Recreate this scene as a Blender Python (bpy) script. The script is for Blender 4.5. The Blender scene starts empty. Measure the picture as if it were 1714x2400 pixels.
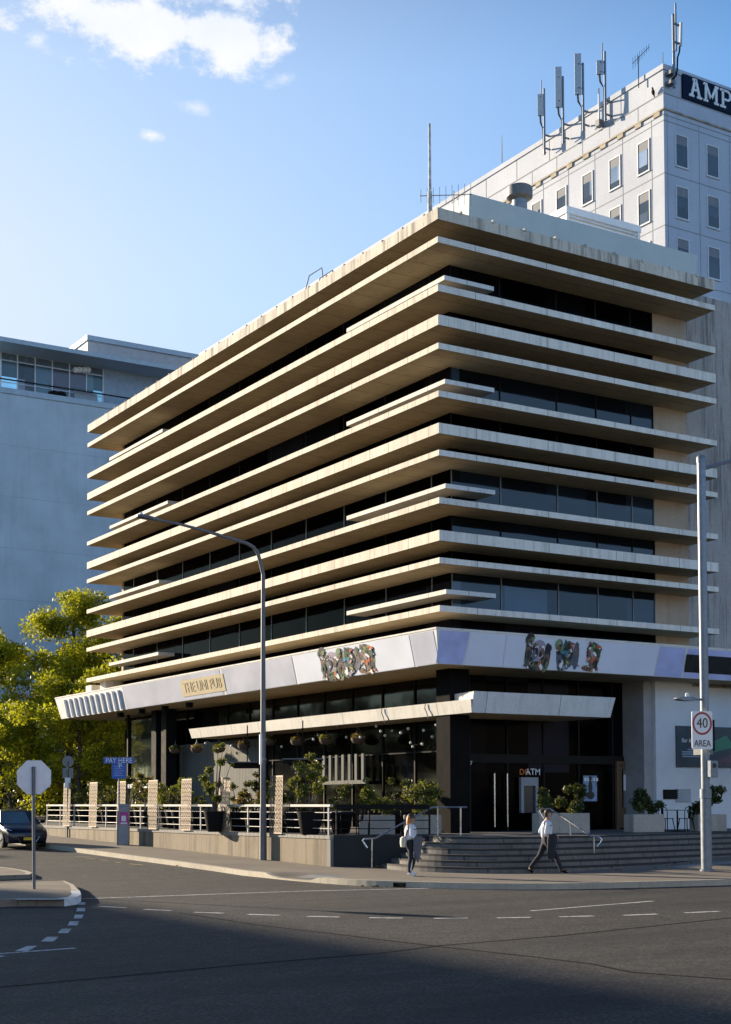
import bpy, bmesh, math, random
import numpy as np
from mathutils import Vector, Matrix
from mathutils.geometry import delaunay_2d_cdt
random.seed(7); rng = np.random.default_rng(7)
S = bpy.context.scene
COL = S.collection
R = math.radians

# ------------------------------------------------------------------ camera model
F, PPX, PPY = 3351.7, 857.0, 1732.44
YAW, PITCH, ROLL = .5552, .044, -.0031
CAM = np.array([-26.4807, -38.0794, 2.17])
_f = np.array([math.sin(YAW)*math.cos(PITCH), math.cos(YAW)*math.cos(PITCH), math.sin(PITCH)])
_r = np.array([math.cos(YAW), -math.sin(YAW), 0.]); _u = np.cross(_r, _f)
FW = _f; RT = _r*math.cos(ROLL)+_u*math.sin(ROLL); UP = -_r*math.sin(ROLL)+_u*math.cos(ROLL)
def ray(x, y): return FW + RT*(x-PPX)/F + UP*(PPY-y)/F
def at(x, y, ax, v):
    d = ray(x, y); i = 'xyz'.index(ax); t = (v-CAM[i])/d[i]
    return CAM+t*d
def atd(x, y, D): return CAM+ray(x, y)*D
def sstep(a, b, x):
    t = min(1, max(0, (x-a)/(b-a))); return t*t*(3-2*t)
SL = .02
def road_z(x, y): return SL*min(80, max(0, y))
def pav_z(x, y):
    z = .15+road_z(x, y)+.03*min(12, max(0, x))*sstep(-11.5, -6.5, y)
    k = (1-sstep(.9, 1.6, abs(y+3.2)))*sstep(5.4, 6.9, -x)
    return z-.115*k
def gat(x, y, fn=pav_z):
    P = at(x, y, 'z', .15)
    for i in range(60): P = .5*P+.5*at(x, y, 'z', fn(P[0], P[1]))
    P[2] = fn(P[0], P[1]); return P

# ------------------------------------------------------------------ scene helpers
def tag(o, label=None, cat=None, group=None, kind=None):
    if label: o['label'] = label
    if cat: o['category'] = cat
    if group: o['group'] = group
    if kind: o['kind'] = kind
    return o
def thing(name, label, cat, loc=(0, 0, 0), rz=0, group=None):
    o = bpy.data.objects.new(name, None); COL.objects.link(o)
    o.location = [float(v) for v in loc]; o.rotation_euler = (0, 0, rz); o.empty_display_size = .3
    return tag(o, label, cat, group)
def dup(o, loc=None, rz=None, label=None, parent=None):
    c = o.copy(); COL.objects.link(c)
    if parent: c.parent = parent
    if loc is not None: c.location = [float(v) for v in loc]
    if rz is not None: c.rotation_euler = (0, 0, rz)
    if label: c['label'] = label
    for ch in list(o.children): dup(ch, parent=c)
    return c

class MB:
    def __init__(s): s.v = []; s.f = []; s.m = []; s.mi = 0; s.smooth = False
    def add(s, vs, fs):
        b = len(s.v); s.v += [tuple(float(c) for c in p) for p in vs]
        s.f += [tuple(b+i for i in f) for f in fs]; s.m += [s.mi]*len(fs); return s
    def box(s, x0, y0, z0, x1, y1, z1):
        x0, x1 = sorted((x0, x1)); y0, y1 = sorted((y0, y1)); z0, z1 = sorted((z0, z1))
        return s.add([(x0,y0,z0),(x1,y0,z0),(x1,y1,z0),(x0,y1,z0),(x0,y0,z1),(x1,y0,z1),(x1,y1,z1),(x0,y1,z1)],
              [(3,2,1,0),(4,5,6,7),(0,1,5,4),(1,2,6,5),(2,3,7,6),(3,0,4,7)])
    def obox(s, o, ax, ay, az):
        o, ax, ay, az = map(np.array, (o, ax, ay, az))
        vs = [o, o+ax, o+ax+ay, o+ay, o+az, o+ax+az, o+ax+ay+az, o+ay+az]
        return s.add(vs, [(3,2,1,0),(4,5,6,7),(0,1,5,4),(1,2,6,5),(2,3,7,6),(3,0,4,7)])
    def prism(s, pts, z0, z1):
        n = len(pts)
        return s.add([(p[0],p[1],z0) for p in pts]+[(p[0],p[1],z1) for p in pts],
              [tuple(range(n-1,-1,-1)), tuple(range(n,2*n))]+[(i,(i+1)%n,n+(i+1)%n,n+i) for i in range(n)])
    def poly(s, pts): return s.add(pts, [tuple(range(len(pts)))])
    def tube(s, pts, rad, n=8, cap=True):
        pts = [np.array(p, float) for p in pts]
        rad = [rad]*len(pts) if not hasattr(rad, '__len__') else rad
        vs = []; a = None
        for i, p in enumerate(pts):
            d = pts[min(i+1, len(pts)-1)]-pts[max(i-1, 0)]; d = d/(np.linalg.norm(d)+1e-9)
            if a is None:
                a = np.cross(d, [0,0,1.]); 
                if np.linalg.norm(a) < .1: a = np.cross(d, [1.,0,0])
            a = a-d*(a@d); a /= np.linalg.norm(a)+1e-9; b = np.cross(d, a)
            for k in range(n):
                t = 2*math.pi*k/n; vs.append(p+rad[i]*(a*math.cos(t)+b*math.sin(t)))
        fs = [(i*n+k, i*n+(k+1)%n, (i+1)*n+(k+1)%n, (i+1)*n+k) for i in range(len(pts)-1) for k in range(n)]
        if cap: fs += [tuple(range(n-1,-1,-1)), tuple((len(pts)-1)*n+k for k in range(n))]
        return s.add(vs, fs)
    def lathe(s, prof, c=(0,0,0), n=14):
        vs = []; 
        for r, z in prof:
            for k in range(n):
                t = 2*math.pi*k/n; vs.append((c[0]+r*math.cos(t), c[1]+r*math.sin(t), c[2]+z))
        m = len(prof)
        fs = [(i*n+k, i*n+(k+1)%n, (i+1)*n+(k+1)%n, (i+1)*n+k) for i in range(m-1) for k in range(n)]
        fs += [tuple(range(n-1,-1,-1)), tuple((m-1)*n+k for k in range(n))]
        return s.add(vs, fs)
    def sphere(s, c, r, n=10, m=7):
        rr = r if hasattr(r, '__len__') else (r, r, r)
        prof = [(math.sin(math.pi*max(.02, min(.98, i/m))), -math.cos(math.pi*i/m)) for i in range(m+1)]
        t = MB(); t.lathe(prof, n=n)
        return s.add([(c[0]+x*rr[0], c[1]+y*rr[1], c[2]+z*rr[2]) for x, y, z in t.v], t.f)
    def loft(s, rings, close=True):
        n = len(rings[0]); vs = [p for r in rings for p in r]
        fs = [(i*n+k, i*n+(k+1)%n, (i+1)*n+(k+1)%n, (i+1)*n+k) for i in range(len(rings)-1) for k in range(n)]
        if close: fs += [tuple(range(n-1,-1,-1)), tuple((len(rings)-1)*n+k for k in range(n))]
        return s.add(vs, fs)
    def build(s, name, mats, parent=None, world=False, smooth=None, bevel=0):
        me = bpy.data.meshes.new(name); v = s.v
        if world and parent is not None:
            L = parent.location; v = [(p[0]-L[0], p[1]-L[1], p[2]-L[2]) for p in v]
        me.from_pydata(v, [], s.f)
        if not isinstance(mats, (list, tuple)): mats = [mats]
        for m in mats: me.materials.append(m)
        if max(s.m, default=0) > 0: me.polygons.foreach_set('material_index', s.m)
        bm = bmesh.new(); bm.from_mesh(me); bmesh.ops.recalc_face_normals(bm, faces=bm.faces)
        if bevel: bmesh.ops.bevel(bm, geom=list(bm.edges), offset=bevel, segments=1, affect='EDGES')
        bm.to_mesh(me); bm.free()
        if smooth or s.smooth:
            me.polygons.foreach_set('use_smooth', [True]*len(me.polygons))
            try: me.set_sharp_from_angle(angle=R(40))
            except Exception: pass
        me.update()
        o = bpy.data.objects.new(name, me); COL.objects.link(o)
        if parent is not None: o.parent = parent
        return o
def quick(fn, name, mat, parent=None, **k):
    m = MB(); fn(m); return m.build(name, mat, parent, **k)

_dummy = []
def text_mb(body, size, o, ax, ay, mb=None, depth=.01, align='CENTER', font_scale_x=1.0):
    cu = bpy.data.curves.new('txt', 'FONT'); cu.body = body; cu.size = size; cu.extrude = depth/2
    cu.align_x = align; cu.align_y = 'CENTER'; cu.resolution_u = 3
    ob = bpy.data.objects.new('txt', cu); COL.objects.link(ob)
    dg = bpy.context.evaluated_depsgraph_get()
    me = bpy.data.meshes.new_from_object(ob.evaluated_get(dg))
    ax, ay, o = np.array(ax, float), np.array(ay, float), np.array(o, float)
    ax /= np.linalg.norm(ax); ay /= np.linalg.norm(ay); az = np.cross(ax, ay)
    mb = mb or MB()
    mb.add([o+ax*v.co.x*font_scale_x+ay*v.co.y+az*v.co.z for v in me.vertices], [tuple(p.vertices) for p in me.polygons])
    bpy.data.objects.remove(ob); bpy.data.curves.remove(cu); bpy.data.meshes.remove(me)
    return mb

# ------------------------------------------------------------------ materials
class NT:
    def __init__(s, name):
        s.mat = bpy.data.materials.new(name); s.mat.use_nodes = True
        s.t = s.mat.node_tree; s.n = s.t.nodes; s.l = s.t.links
        s.b = s.n['Principled BSDF']; s.out = s.n['Material Output']
    def node(s, typ, **k):
        n = s.n.new(typ)
        for a, v in k.items():
            if a.startswith('i_'): n.inputs[a[2:].replace('_', ' ')].default_value = v
            else: setattr(n, a, v)
        return n
    def link(s, a, b): s.l.new(a, b)
    def pos(s):
        if not hasattr(s, '_p'): s._p = s.node('ShaderNodeNewGeometry')
        return s._p.outputs['Position']
    def noise(s, scale, detail=4, rough=.6, vec=None, stretch=None):
        n = s.node('ShaderNodeTexNoise'); n.inputs['Scale'].default_value = scale
        n.inputs['Detail'].default_value = detail; n.inputs['Roughness'].default_value = rough
        v = vec if vec is not None else s.pos()
        if stretch:
            mp = s.node('ShaderNodeMapping'); mp.inputs['Scale'].default_value = stretch
            s.link(v, mp.inputs['Vector']); v = mp.outputs['Vector']
        s.link(v, n.inputs['Vector']); return n.outputs['Fac']
    def ramp(s, fac, stops, interp='LINEAR'):
        n = s.node('ShaderNodeValToRGB'); n.color_ramp.interpolation = interp
        e = n.color_ramp.elements
        while len(e) < len(stops): e.new(.5)
        for k, (p, c) in zip(e, stops):
            k.position = p; k.color = (*c, 1) if hasattr(c, '__len__') else (c, c, c, 1)
        s.link(fac, n.inputs['Fac']); return n.outputs['Color']
    def mix(s, fac, a, b, blend='MIX'):
        n = s.node('ShaderNodeMix', data_type='RGBA', blend_type=blend)
        for sock, v in ((n.inputs[0], fac), (n.inputs[6], a), (n.inputs[7], b)):
            if hasattr(v, 'links'): s.link(v, sock)
            elif hasattr(v, '__len__'): sock.default_value = (*v, 1)
            else: sock.default_value = v
        return n.outputs[2]
    def math(s, op, a, b=None, c=None):
        n = s.node('ShaderNodeMath', operation=op)
        for i, v in enumerate((a, b, c)):
            if v is None: continue
            if hasattr(v, 'links'): s.link(v, n.inputs[i])
            else: n.inputs[i].default_value = v
        return n.outputs[0]
    def sep(s, v=None):
        n = s.node('ShaderNodeSeparateXYZ'); s.link(v if v is not None else s.pos(), n.inputs[0]); return n.outputs
    def bump(s, h, strength=.3, dist=.02):
        n = s.node('ShaderNodeBump'); n.inputs['Strength'].default_value = strength; n.inputs['Distance'].default_value = dist
        s.link(h, n.inputs['Height']); s.link(n.outputs['Normal'], s.b.inputs['Normal'])
    def done(s, col=None, rough=None, metal=None, spec=None):
        for k, v in (('Base Color', col), ('Roughness', rough), ('Metallic', metal), ('Specular IOR Level', spec)):
            if v is None: continue
            if hasattr(v, 'links'): s.link(v, s.b.inputs[k])
            elif hasattr(v, '__len__'): s.b.inputs[k].default_value = (*v, 1)
            else: s.b.inputs[k].default_value = v
        return s.mat
_mc = {}
def paint(name, col, rough=.5, metal=0, var=.12, scale=3, spec=.5):
    if name in _mc: return _mc[name]
    m = NT(name); n = m.noise(scale, 5)
    c = m.mix(m.ramp(n, [(.3, 0), (.7, 1)]), tuple(x*(1-var) for x in col), tuple(min(1, x*(1+var)) for x in col))
    r = m.math('MULTIPLY_ADD', n, .25, rough-.12)
    _mc[name] = m.done(c, r, metal, spec); return _mc[name]
def concrete(name, base, stain=.5, joint=0, jaxis=None, streak=.5, speck=.4, warm=None):
    m = NT(name); p = m.sep()
    big = m.noise(.35, 6, .65); med = m.noise(2.2, 6, .7); fine = m.noise(28, 3, .6)
    c = m.mix(m.ramp(big, [(.35, 0), (.68, 1)]), tuple(v*.86 for v in base), tuple(v*1.08 for v in base))
    if warm: c = m.mix(m.ramp(med, [(.4, 0), (.75, 1)]), c, warm)
    st = m.noise(1.0, 5, .7, stretch=(3.2, 3.2, .22))
    c = m.mix(m.math('MULTIPLY', m.ramp(st, [(.48, 0), (.64, 1)]), streak), c, tuple(v*.32 for v in base))
    sp = m.noise(6.5, 4, .75)
    c = m.mix(m.math('MULTIPLY', m.ramp(sp, [(.60, 0), (.72, 1)]), speck*stain), c, tuple(v*.28 for v in base))
    c = m.mix(.22, c, m.ramp(fine, [(.3, .25), (.7, .95)]), 'OVERLAY')
    if joint:
        a = p['XYZ'.index(jaxis)]
        fr = m.math('FRACT', m.math('DIVIDE', a, joint))
        ln = m.math('LESS_THAN', m.math('ABSOLUTE', m.math('SUBTRACT', fr, .5)), .017/joint)
        c = m.mix(m.math('MULTIPLY', ln, .75), c, tuple(v*.25 for v in base))
    m.bump(m.math('ADD', med, m.math('MULTIPLY', fine, .4)), .25, .01)
    return m.done(c, m.math('MULTIPLY_ADD', med, .2, .72), 0, .3)
def glass_dark(name, col=(.006, .007, .009), rough=.03, spec=.5):
    m = NT(name); n = m.noise(.5, 2); m.bump(n, .02, .5)
    v = m.node('ShaderNodeVectorMath', operation='FLOOR'); sc = m.node('ShaderNodeVectorMath', operation='MULTIPLY'); m.link(m.pos(), sc.inputs[0]); sc.inputs[1].default_value = (.53, .34, .31)
    m.link(sc.outputs[0], v.inputs[0]); wn_ = m.node('ShaderNodeTexWhiteNoise'); m.link(v.outputs[0], wn_.inputs[0])
    pane = m.ramp(wn_.outputs['Value'], [(.0, .3), (.6, 1), (.82, 3), (1, 11)])      # panes differ: blinds, lit depth, dust
    c = m.mix(1.0, m.mix(n, tuple(c*.6 for c in col), tuple(c*1.4 for c in col)), pane, 'MULTIPLY')
    return m.done(c, m.math('MULTIPLY_ADD', n, .06, rough), 0, spec)

M = {}
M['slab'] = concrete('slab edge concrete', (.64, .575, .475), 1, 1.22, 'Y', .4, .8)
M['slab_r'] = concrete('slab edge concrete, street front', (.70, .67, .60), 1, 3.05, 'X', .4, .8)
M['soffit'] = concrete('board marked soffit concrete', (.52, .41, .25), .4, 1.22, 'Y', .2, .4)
M['slabtop'] = concrete('dirty slab top', (.24, .21, .17), .8, 0, None, .2, .5)
M['parapet'] = concrete('weathered parapet concrete', (.58, .53, .45), 1, 1.22, 'Y', 1.0, 1.0)
M['tan'] = concrete('tan render', (.37, .29, .215), .3, 0, None, .15, .2)
M['grey_wall'] = concrete('stained grey concrete', (.34, .32, .30), .9, 0, None, .9, .5, warm=(.30, .27, .25))
M['retain'] = concrete('retaining wall concrete', (.215, .175, .125), .8, 2.4, 'Y', .7, .5)
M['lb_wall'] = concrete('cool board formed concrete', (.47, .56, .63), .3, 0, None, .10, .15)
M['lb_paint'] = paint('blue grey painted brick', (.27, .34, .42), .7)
M['white_wall'] = paint('white painted render', (.60, .63, .66), .7, var=.06, scale=1.2)
M['glass'] = glass_dark('dark window glass', (.0014, .0014, .0017), .03, .012)
M['glass_dim'] = glass_dark('unlit shopfront glass', (.002, .002, .003), .08, .015)
M['glass_street'] = glass_dark('shaded pub glass', (.003, .003, .003), .04, .14)
M['glass_blue'] = glass_dark('blue tinted glass', (.005, .009, .015), .03, .4)
M['amp_glass'] = glass_dark('grey window glass', (.045, .06, .085), .08)
M['black'] = paint('black paint', (.008, .008, .009), .8, spec=.15)
M['black_wall'] = paint('black rendered wall', (.010, .011, .013), .75, scale=1)
M['void'] = paint('dark interior', (.006, .006, .006), .9, spec=.1)
M['alu'] = paint('anodised aluminium frame', (.42, .43, .44), .4, .6)
M['alu_dark'] = paint('dark bronze frame', (.012, .011, .010), .7, spec=.15)
M['galv'] = paint('galvanised steel', (.17, .195, .23), .45, .35, var=.2, scale=6)
M['galv_dull'] = paint('dull grey galvanised steel', (.13, .135, .145), .55, .2, var=.2, scale=6)
M['steel'] = paint('brushed stainless steel', (.62, .62, .62), .28, .95)
M['rail'] = paint('pale grey painted rail', (.38, .365, .34), .5)
M['white'] = paint('white painted metal', (.72, .73, .74), .45, var=.05)
M['offwhite'] = paint('off white cladding', (.66, .66, .66), .5, var=.06, scale=1.5)
M['canopy'] = concrete('canopy painted concrete', (.66, .63, .57), .3, 3.1, 'Y', .25, .1)
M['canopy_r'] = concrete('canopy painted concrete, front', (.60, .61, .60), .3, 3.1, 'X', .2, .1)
M['roofscreen'] = paint('pale green grey roof screen', (.46, .52, .52), .6, var=.06, scale=1)
M['vinyl'] = paint('pale lilac vinyl', (.43, .45, .54), .35, var=.1, scale=.6)
M['purple'] = paint('periwinkle vinyl', (.42, .46, .72), .35, var=.22, scale=.9)
M['whitevinyl'] = paint('white vinyl', (.62, .66, .75), .35, var=.04, scale=.8)
M['beige'] = paint('sun bleached beige board', (.34, .27, .145), .6, var=.12, scale=2)
M['beige_d'] = paint('bleached letter relief', (.27, .21, .11), .6)
M['led'] = paint('black display panel', (.012, .014, .018), .3)
M['navy'] = paint('navy sign face', (.006, .014, .036), .7, spec=.1)
M['signblue'] = paint('bright blue sign', (.02, .10, .42), .4)
M['pink'] = paint('magenta notice', (.42, .03, .22), .45)
M['red'] = paint('sign red', (.35, .02, .025), .45)
M['ink'] = paint('black lettering', (.01, .01, .01), .5)
M['orange'] = paint('orange lettering', (.60, .16, .02), .5)
M['corten'] = paint('perforated copper brown steel', (.22, .16, .11), .55, .2, var=.15, scale=5)
M['rubber'] = paint('tyre rubber', (.012, .012, .012), .8)
M['plate'] = paint('yellow number plate', (.65, .45, .03), .4)
M['terracotta'] = paint('brown basket liner', (.10, .06, .035), .9)
M['planter'] = concrete('planter concrete', (.36, .33, .29), .4, 0, None, .3, .3)
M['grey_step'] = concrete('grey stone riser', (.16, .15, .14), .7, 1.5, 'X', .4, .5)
M['step_dark'] = concrete('dark tread and nosing shade', (.040, .039, .039), .5, 0, None, .2, .3)
M['tile'] = concrete('terrace paving', (.13, .125, .12), .4, .6, 'Y', .1, .2)
M['skin'] = paint('skin', (.42, .25, .18), .55)
M['shirt'] = paint('white cotton shirt', (.58, .61, .68), .8, var=.05)
M['trouser'] = paint('dark navy cloth', (.014, .015, .022), .85)
M['greycloth'] = paint('grey jacket cloth', (.10, .105, .12), .85)
M['hair'] = paint('dark brown hair', (.03, .018, .012), .6)
M['hair_lit'] = paint('copper sunlit hair', (.45, .16, .03), .6)
M['shoe_w'] = paint('white trainer', (.7, .7, .72), .6)
M['bulb'] = paint('frosted bulb glass', (.75, .74, .70), .25)
def wornpaint(name, col):
    m = NT(name); a = m.noise(9, 5, .75); b = m.noise(1.3, 3)
    w = m.ramp(m.math('MULTIPLY_ADD', b, .35, a), [(.62, 0), (.80, 1)])
    return m.done(m.mix(m.math('MULTIPLY', w, .75), col, (.05, .05, .05)), .75, 0, .3)
M['linepaint'] = wornpaint('road marking paint', (.60, .61, .62))
M['yellowpaint'] = paint('worn yellow marking', (.42, .30, .10), .8, var=.3, scale=8)
M['kerb_w'] = paint('white painted kerb', (.62, .64, .66), .75, var=.2, scale=5)
M['seam'] = paint('bitumen seam', (.007, .007, .008), .9, spec=.1)
M['ply'] = paint('timber brown', (.12, .075, .04), .7)

def asphalt():
    m = NT('worn asphalt')
    fine = m.noise(55, 3, .7); sp = m.noise(130, 2, .5); big = m.noise(.18, 5, .6); lane = m.noise(1., 4, .6, stretch=(.06, .6, 1))
    c = m.mix(m.ramp(big, [(.35, 0), (.65, 1)]), (.018, .018, .020), (.040, .039, .038))
    c = m.mix(m.math('MULTIPLY', m.ramp(lane, [(.42, 0), (.62, 1)]), .75), c, (.050, .047, .043))
    c = m.mix(.55, c, m.ramp(fine, [(.3, .18), (.72, .86)]), 'OVERLAY')
    gr = m.noise(3.2, 5, .8); c = m.mix(.6, c, m.ramp(gr, [(.36, .12), (.66, .9)]), 'OVERLAY')
    sp2 = m.noise(20, 2, .6); c = m.mix(.8, c, m.ramp(sp2, [(.42, .25), (.60, 1.9)]), 'MULTIPLY')
    mid = m.noise(19, 3, .7); oil = m.noise(1.7, 4, .8)
    c = m.mix(.35, c, m.ramp(mid, [(.32, .2), (.7, .82)]), 'OVERLAY')
    c = m.mix(m.math('MULTIPLY', m.ramp(oil, [(.62, 0), (.76, 1)]), .5), c, (.022, .021, .021))
    vo = m.node('ShaderNodeTexVoronoi', feature='DISTANCE_TO_EDGE'); vo.inputs['Scale'].default_value = .33
    wv = m.node('ShaderNodeVectorMath', operation='ADD'); m.link(m.pos(), wv.inputs[0])
    nv = m.node('ShaderNodeTexNoise'); nv.inputs['Scale'].default_value = 1.1; nv.inputs['Detail'].default_value = 5; m.link(m.pos(), nv.inputs['Vector'])
    m.link(nv.outputs['Color'], wv.inputs[1]); m.link(wv.outputs[0], vo.inputs['Vector'])
    crack = m.math('MULTIPLY', m.math('LESS_THAN', vo.outputs['Distance'], .006), m.ramp(m.noise(.22, 2), [(.5, 0), (.6, 1)]))
    c = m.mix(m.math('MULTIPLY', crack, .7), c, (.012, .012, .012))
    c = m.mix(m.math('MULTIPLY', m.ramp(sp, [(.62, 0), (.72, 1)]), .7), c, (.20, .19, .18))
    m.bump(m.math('ADD', fine, sp), .5, .012)
    return m.done(c, m.math('MULTIPLY_ADD', fine, .2, .72), 0, .35)
M['asphalt'] = asphalt()
def paving():
    m = NT('concrete pavement'); p = m.sep()
    big = m.noise(.4, 6, .65); med = m.noise(4, 5, .7); fine = m.noise(60, 2)
    c = m.mix(m.ramp(big, [(.35, 0), (.68, 1)]), (.155, .135, .115), (.215, .19, .155))
    c = m.mix(m.math('MULTIPLY', m.ramp(med, [(.55, 0), (.75, 1)]), .55), c, (.16, .14, .12))
    c = m.mix(.3, c, m.ramp(fine, [(.3, .2), (.7, .9)]), 'OVERLAY')
    ln = None
    for a, w in (('X', 1.6), ('Y', 1.6)):
        fr = m.math('FRACT', m.math('DIVIDE', p['XYZ'.index(a)], w))
        l = m.math('LESS_THAN', m.math('ABSOLUTE', m.math('SUBTRACT', fr, .5)), .008)
        ln = l if ln is None else m.math('MAXIMUM', ln, l)
    c = m.mix(m.math('MULTIPLY', ln, .7), c, (.10, .09, .08))
    m.bump(fine, .3, .008)
    return m.done(c, .85, 0, .25)
M['paving'] = paving()
def leafmat(name, a, b, trans=.45):
    m = NT(name); 
    oi = m.noise(1.1, 3); hf = m.noise(9, 2)
    c = m.mix(m.ramp(m.math('ADD', m.math('MULTIPLY', oi, .6), m.math('MULTIPLY', hf, .4)), [(.38, 0), (.58, 1)]), a, b)
    m.link(c, m.b.inputs['Base Color']); m.b.inputs['Roughness'].default_value = .5
    m.b.inputs['Specular IOR Level'].default_value = .3
    tr = m.node('ShaderNodeBsdfTranslucent'); m.link(m.mix(.35, c, (.45, .42, .02)), tr.inputs['Color'])
    mx = m.node('ShaderNodeMixShader'); mx.inputs[0].default_value = trans
    m.link(m.b.outputs[0], mx.inputs[1]); m.link(tr.outputs[0], mx.inputs[2]); m.link(mx.outputs[0], m.out.inputs['Surface'])
    return m.mat
M['leaf'] = leafmat('autumn yellow green leaves', (.04, .085, .008), (.45, .46, .02), .5)
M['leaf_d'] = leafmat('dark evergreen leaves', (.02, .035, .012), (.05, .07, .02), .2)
M['leaf_g'] = leafmat('garden green leaves', (.03, .055, .014), (.09, .12, .025), .35)
M['flower_y'] = leafmat('yellow petals', (.45, .38, .04), (.25, .28, .05), .3)
M['flower_r'] = leafmat('red petals', (.42, .05, .03), (.30, .16, .03), .3)
M['deadleaf'] = paint('dry brown leaf', (.16, .07, .025), .8, var=.3, scale=9)
M['bark'] = paint('bark', (.07, .055, .042), .9, var=.3, scale=6)

# ------------------------------------------------------------------ foliage
def leaf_quads(pts, size, mb, flat=.0, per=1):
    n = len(pts)
    u = rng.normal(size=(n, 3)); u[:, 2] *= 1-flat; u /= np.linalg.norm(u, axis=1)[:, None]
    w = rng.normal(size=(n, 3)); v = np.cross(u, w); v /= np.linalg.norm(v, axis=1)[:, None]
    sz = size*rng.uniform(.6, 1.35, n)[:, None]
    a = pts-u*sz; b = pts+v*sz*.42+u*sz*.1; c = pts+u*sz; d = pts-v*sz*.42+u*sz*.1
    V = np.stack([a, b, c, d], 1).reshape(-1, 3)
    base = len(mb.v); mb.v += [tuple(p) for p in V.tolist()]
    mb.f += [(base+4*i, base+4*i+1, base+4*i+2, base+4*i+3) for i in range(n)]; mb.m += [mb.mi]*n
def clump_points(blobs, n, shell=.55):
    out = []
    w = np.array([b[3]**2 for b in blobs]); w = w/w.sum()
    for (cx, cy, cz, r), k in zip(blobs, (w*n).astype(int)):
        d = rng.normal(size=(k, 3)); d /= np.linalg.norm(d, axis=1)[:, None]
        q = r*(shell+(1-shell)*rng.uniform(0, 1, k)**.7)*rng.uniform(.75, 1.15, k)
        p = np.array([cx, cy, cz])+d*q[:, None]*np.array([1, 1, .8]); out.append(p)
    return np.concatenate(out)
def make_tree(name, label, loc, h, crown_r, mat, seed, n=16000, leaf=.16, lean=0, first=.17, nbranch=11, group=None, cat='tree'):
    rs = random.Random(seed)
    t = thing(name, label, cat, loc, 0, group)
    tr = MB(); tr.smooth = True
    top = np.array([lean, 0, h*.93]); base = np.zeros(3)
    spine = [base+(top-base)*k/6+np.array([rs.uniform(-.15, .15), rs.uniform(-.15, .15), 0])*(k > 0) for k in range(7)]
    tr.tube(spine, [h*.021*(1-.13*k) for k in range(7)], 9)
    blobs = []
    for k in range(nbranch):
        f = first+(1-first)*k/nbranch*.96; p0 = base+(top-base)*f
        az = k*2.4+rs.uniform(-.4, .4); reach = crown_r*(1-.75*((f-first)/(1-first))**1.5)*rs.uniform(.75, 1.1)
        p1 = p0+np.array([math.cos(az)*reach, math.sin(az)*reach, reach*rs.uniform(.35, .8)])
        mid = (p0+p1)/2+np.array([0, 0, -.08*reach])
        tr.tube([p0, mid, p1], [h*.0085*(1.1-f), h*.005*(1.1-f), .015], 6)
        for q in (.45, .75, 1.02):
            c = p0+(p1-p0)*q
            for j in range(2):
                o = np.array([rs.gauss(0, .3), rs.gauss(0, .3), rs.gauss(0, .25)])*reach*.5
                blobs.append((*(c+o), crown_r*rs.uniform(.15, .29)))
                tr.tube([c, c+o], [.03, .01], 4)
    for k in range(4):
        blobs.append((lean+rs.gauss(0, .12*crown_r), rs.gauss(0, .12*crown_r), h*rs.uniform(.86, .97), crown_r*rs.uniform(.12, .2)))
    tr.build('trunk', M['bark'], t)
    c = MB(); leaf_quads(clump_points(blobs, n, .35), leaf, c); c.build('crown', mat, t)
    return t
def bush_mb(blobs, n, leaf): 
    m = MB(); leaf_quads(clump_points(blobs, n, .2), leaf, m); return m

# ------------------------------------------------------------------ world, sun, camera
SUN_AZ, SUN_EL = 22, 15     # sun stands 16 deg to the -x side of +y
world = bpy.data.worlds.new('World'); S.world = world; world.use_nodes = True
wt = world.node_tree; wn = wt.nodes; wl = wt.links
for n in list(wn): wn.remove(n)
class WT(NT):
    def __init__(s): s.t = wt; s.n = wn; s.l = wl
W = WT()
wo = W.node('ShaderNodeOutputWorld'); bg = W.node('ShaderNodeBackground')
sky = W.node('ShaderNodeTexSky', sky_type='NISHITA', sun_disc=False)
sky.sun_elevation = R(SUN_EL); sky.sun_rotation = R(-SUN_AZ)
sky.altitude = 600; sky.air_density = 1.0; sky.dust_density = .6; sky.ozone_density = 2.2
tc = W.node('ShaderNodeTexCoord'); D = tc.outputs['Generated']
skyc = W.mix(1.0, sky.outputs[0], (1.42, 1.95, 2.25), 'MULTIPLY')
SDIR = (-math.sin(R(SUN_AZ))*math.cos(R(SUN_EL)), math.cos(R(SUN_AZ))*math.cos(R(SUN_EL)), math.sin(R(SUN_EL)))
dz = W.sep(D)[2]; dy = W.sep(D)[1]
skyc = W.mix(1.0, skyc, W.ramp(dz, [(0, .5), (.26, .75), (.33, 1.0), (.46, .97), (.60, (.20, .30, .42)), (1, (.07, .13, .22))]), 'MULTIPLY')      # deeper blue towards the zenith
sdn = W.node('ShaderNodeVectorMath', operation='DOT_PRODUCT'); W.link(D, sdn.inputs[0]); sdn.inputs[1].default_value = SDIR
hz = W.math('MULTIPLY', W.ramp(sdn.outputs['Value'], [(.42, .04), (.72, .62), (.80, .84), (.86, .5), (1, .4)]), W.ramp(dz, [(0, .25), (.24, .4), (.30, 1), (.36, .95), (.52, .52), (.62, .05)]))
skyc = W.mix(hz, skyc, (6.35, 6.75, 7.2))                                                            # pale haze round the low sun
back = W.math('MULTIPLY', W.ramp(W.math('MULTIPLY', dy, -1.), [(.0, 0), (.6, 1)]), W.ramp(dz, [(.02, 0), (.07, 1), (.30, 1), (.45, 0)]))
skyc = W.mix(W.math('MULTIPLY', back, .85), skyc, (4.9, 8.7, 14.6))      # bright blue band added behind the view to light the shaded fronts
def wdot(vec):
    n = W.node('ShaderNodeVectorMath', operation='DOT_PRODUCT'); W.link(D, n.inputs[0]); n.inputs[1].default_value = vec; return n.outputs['Value']
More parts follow.
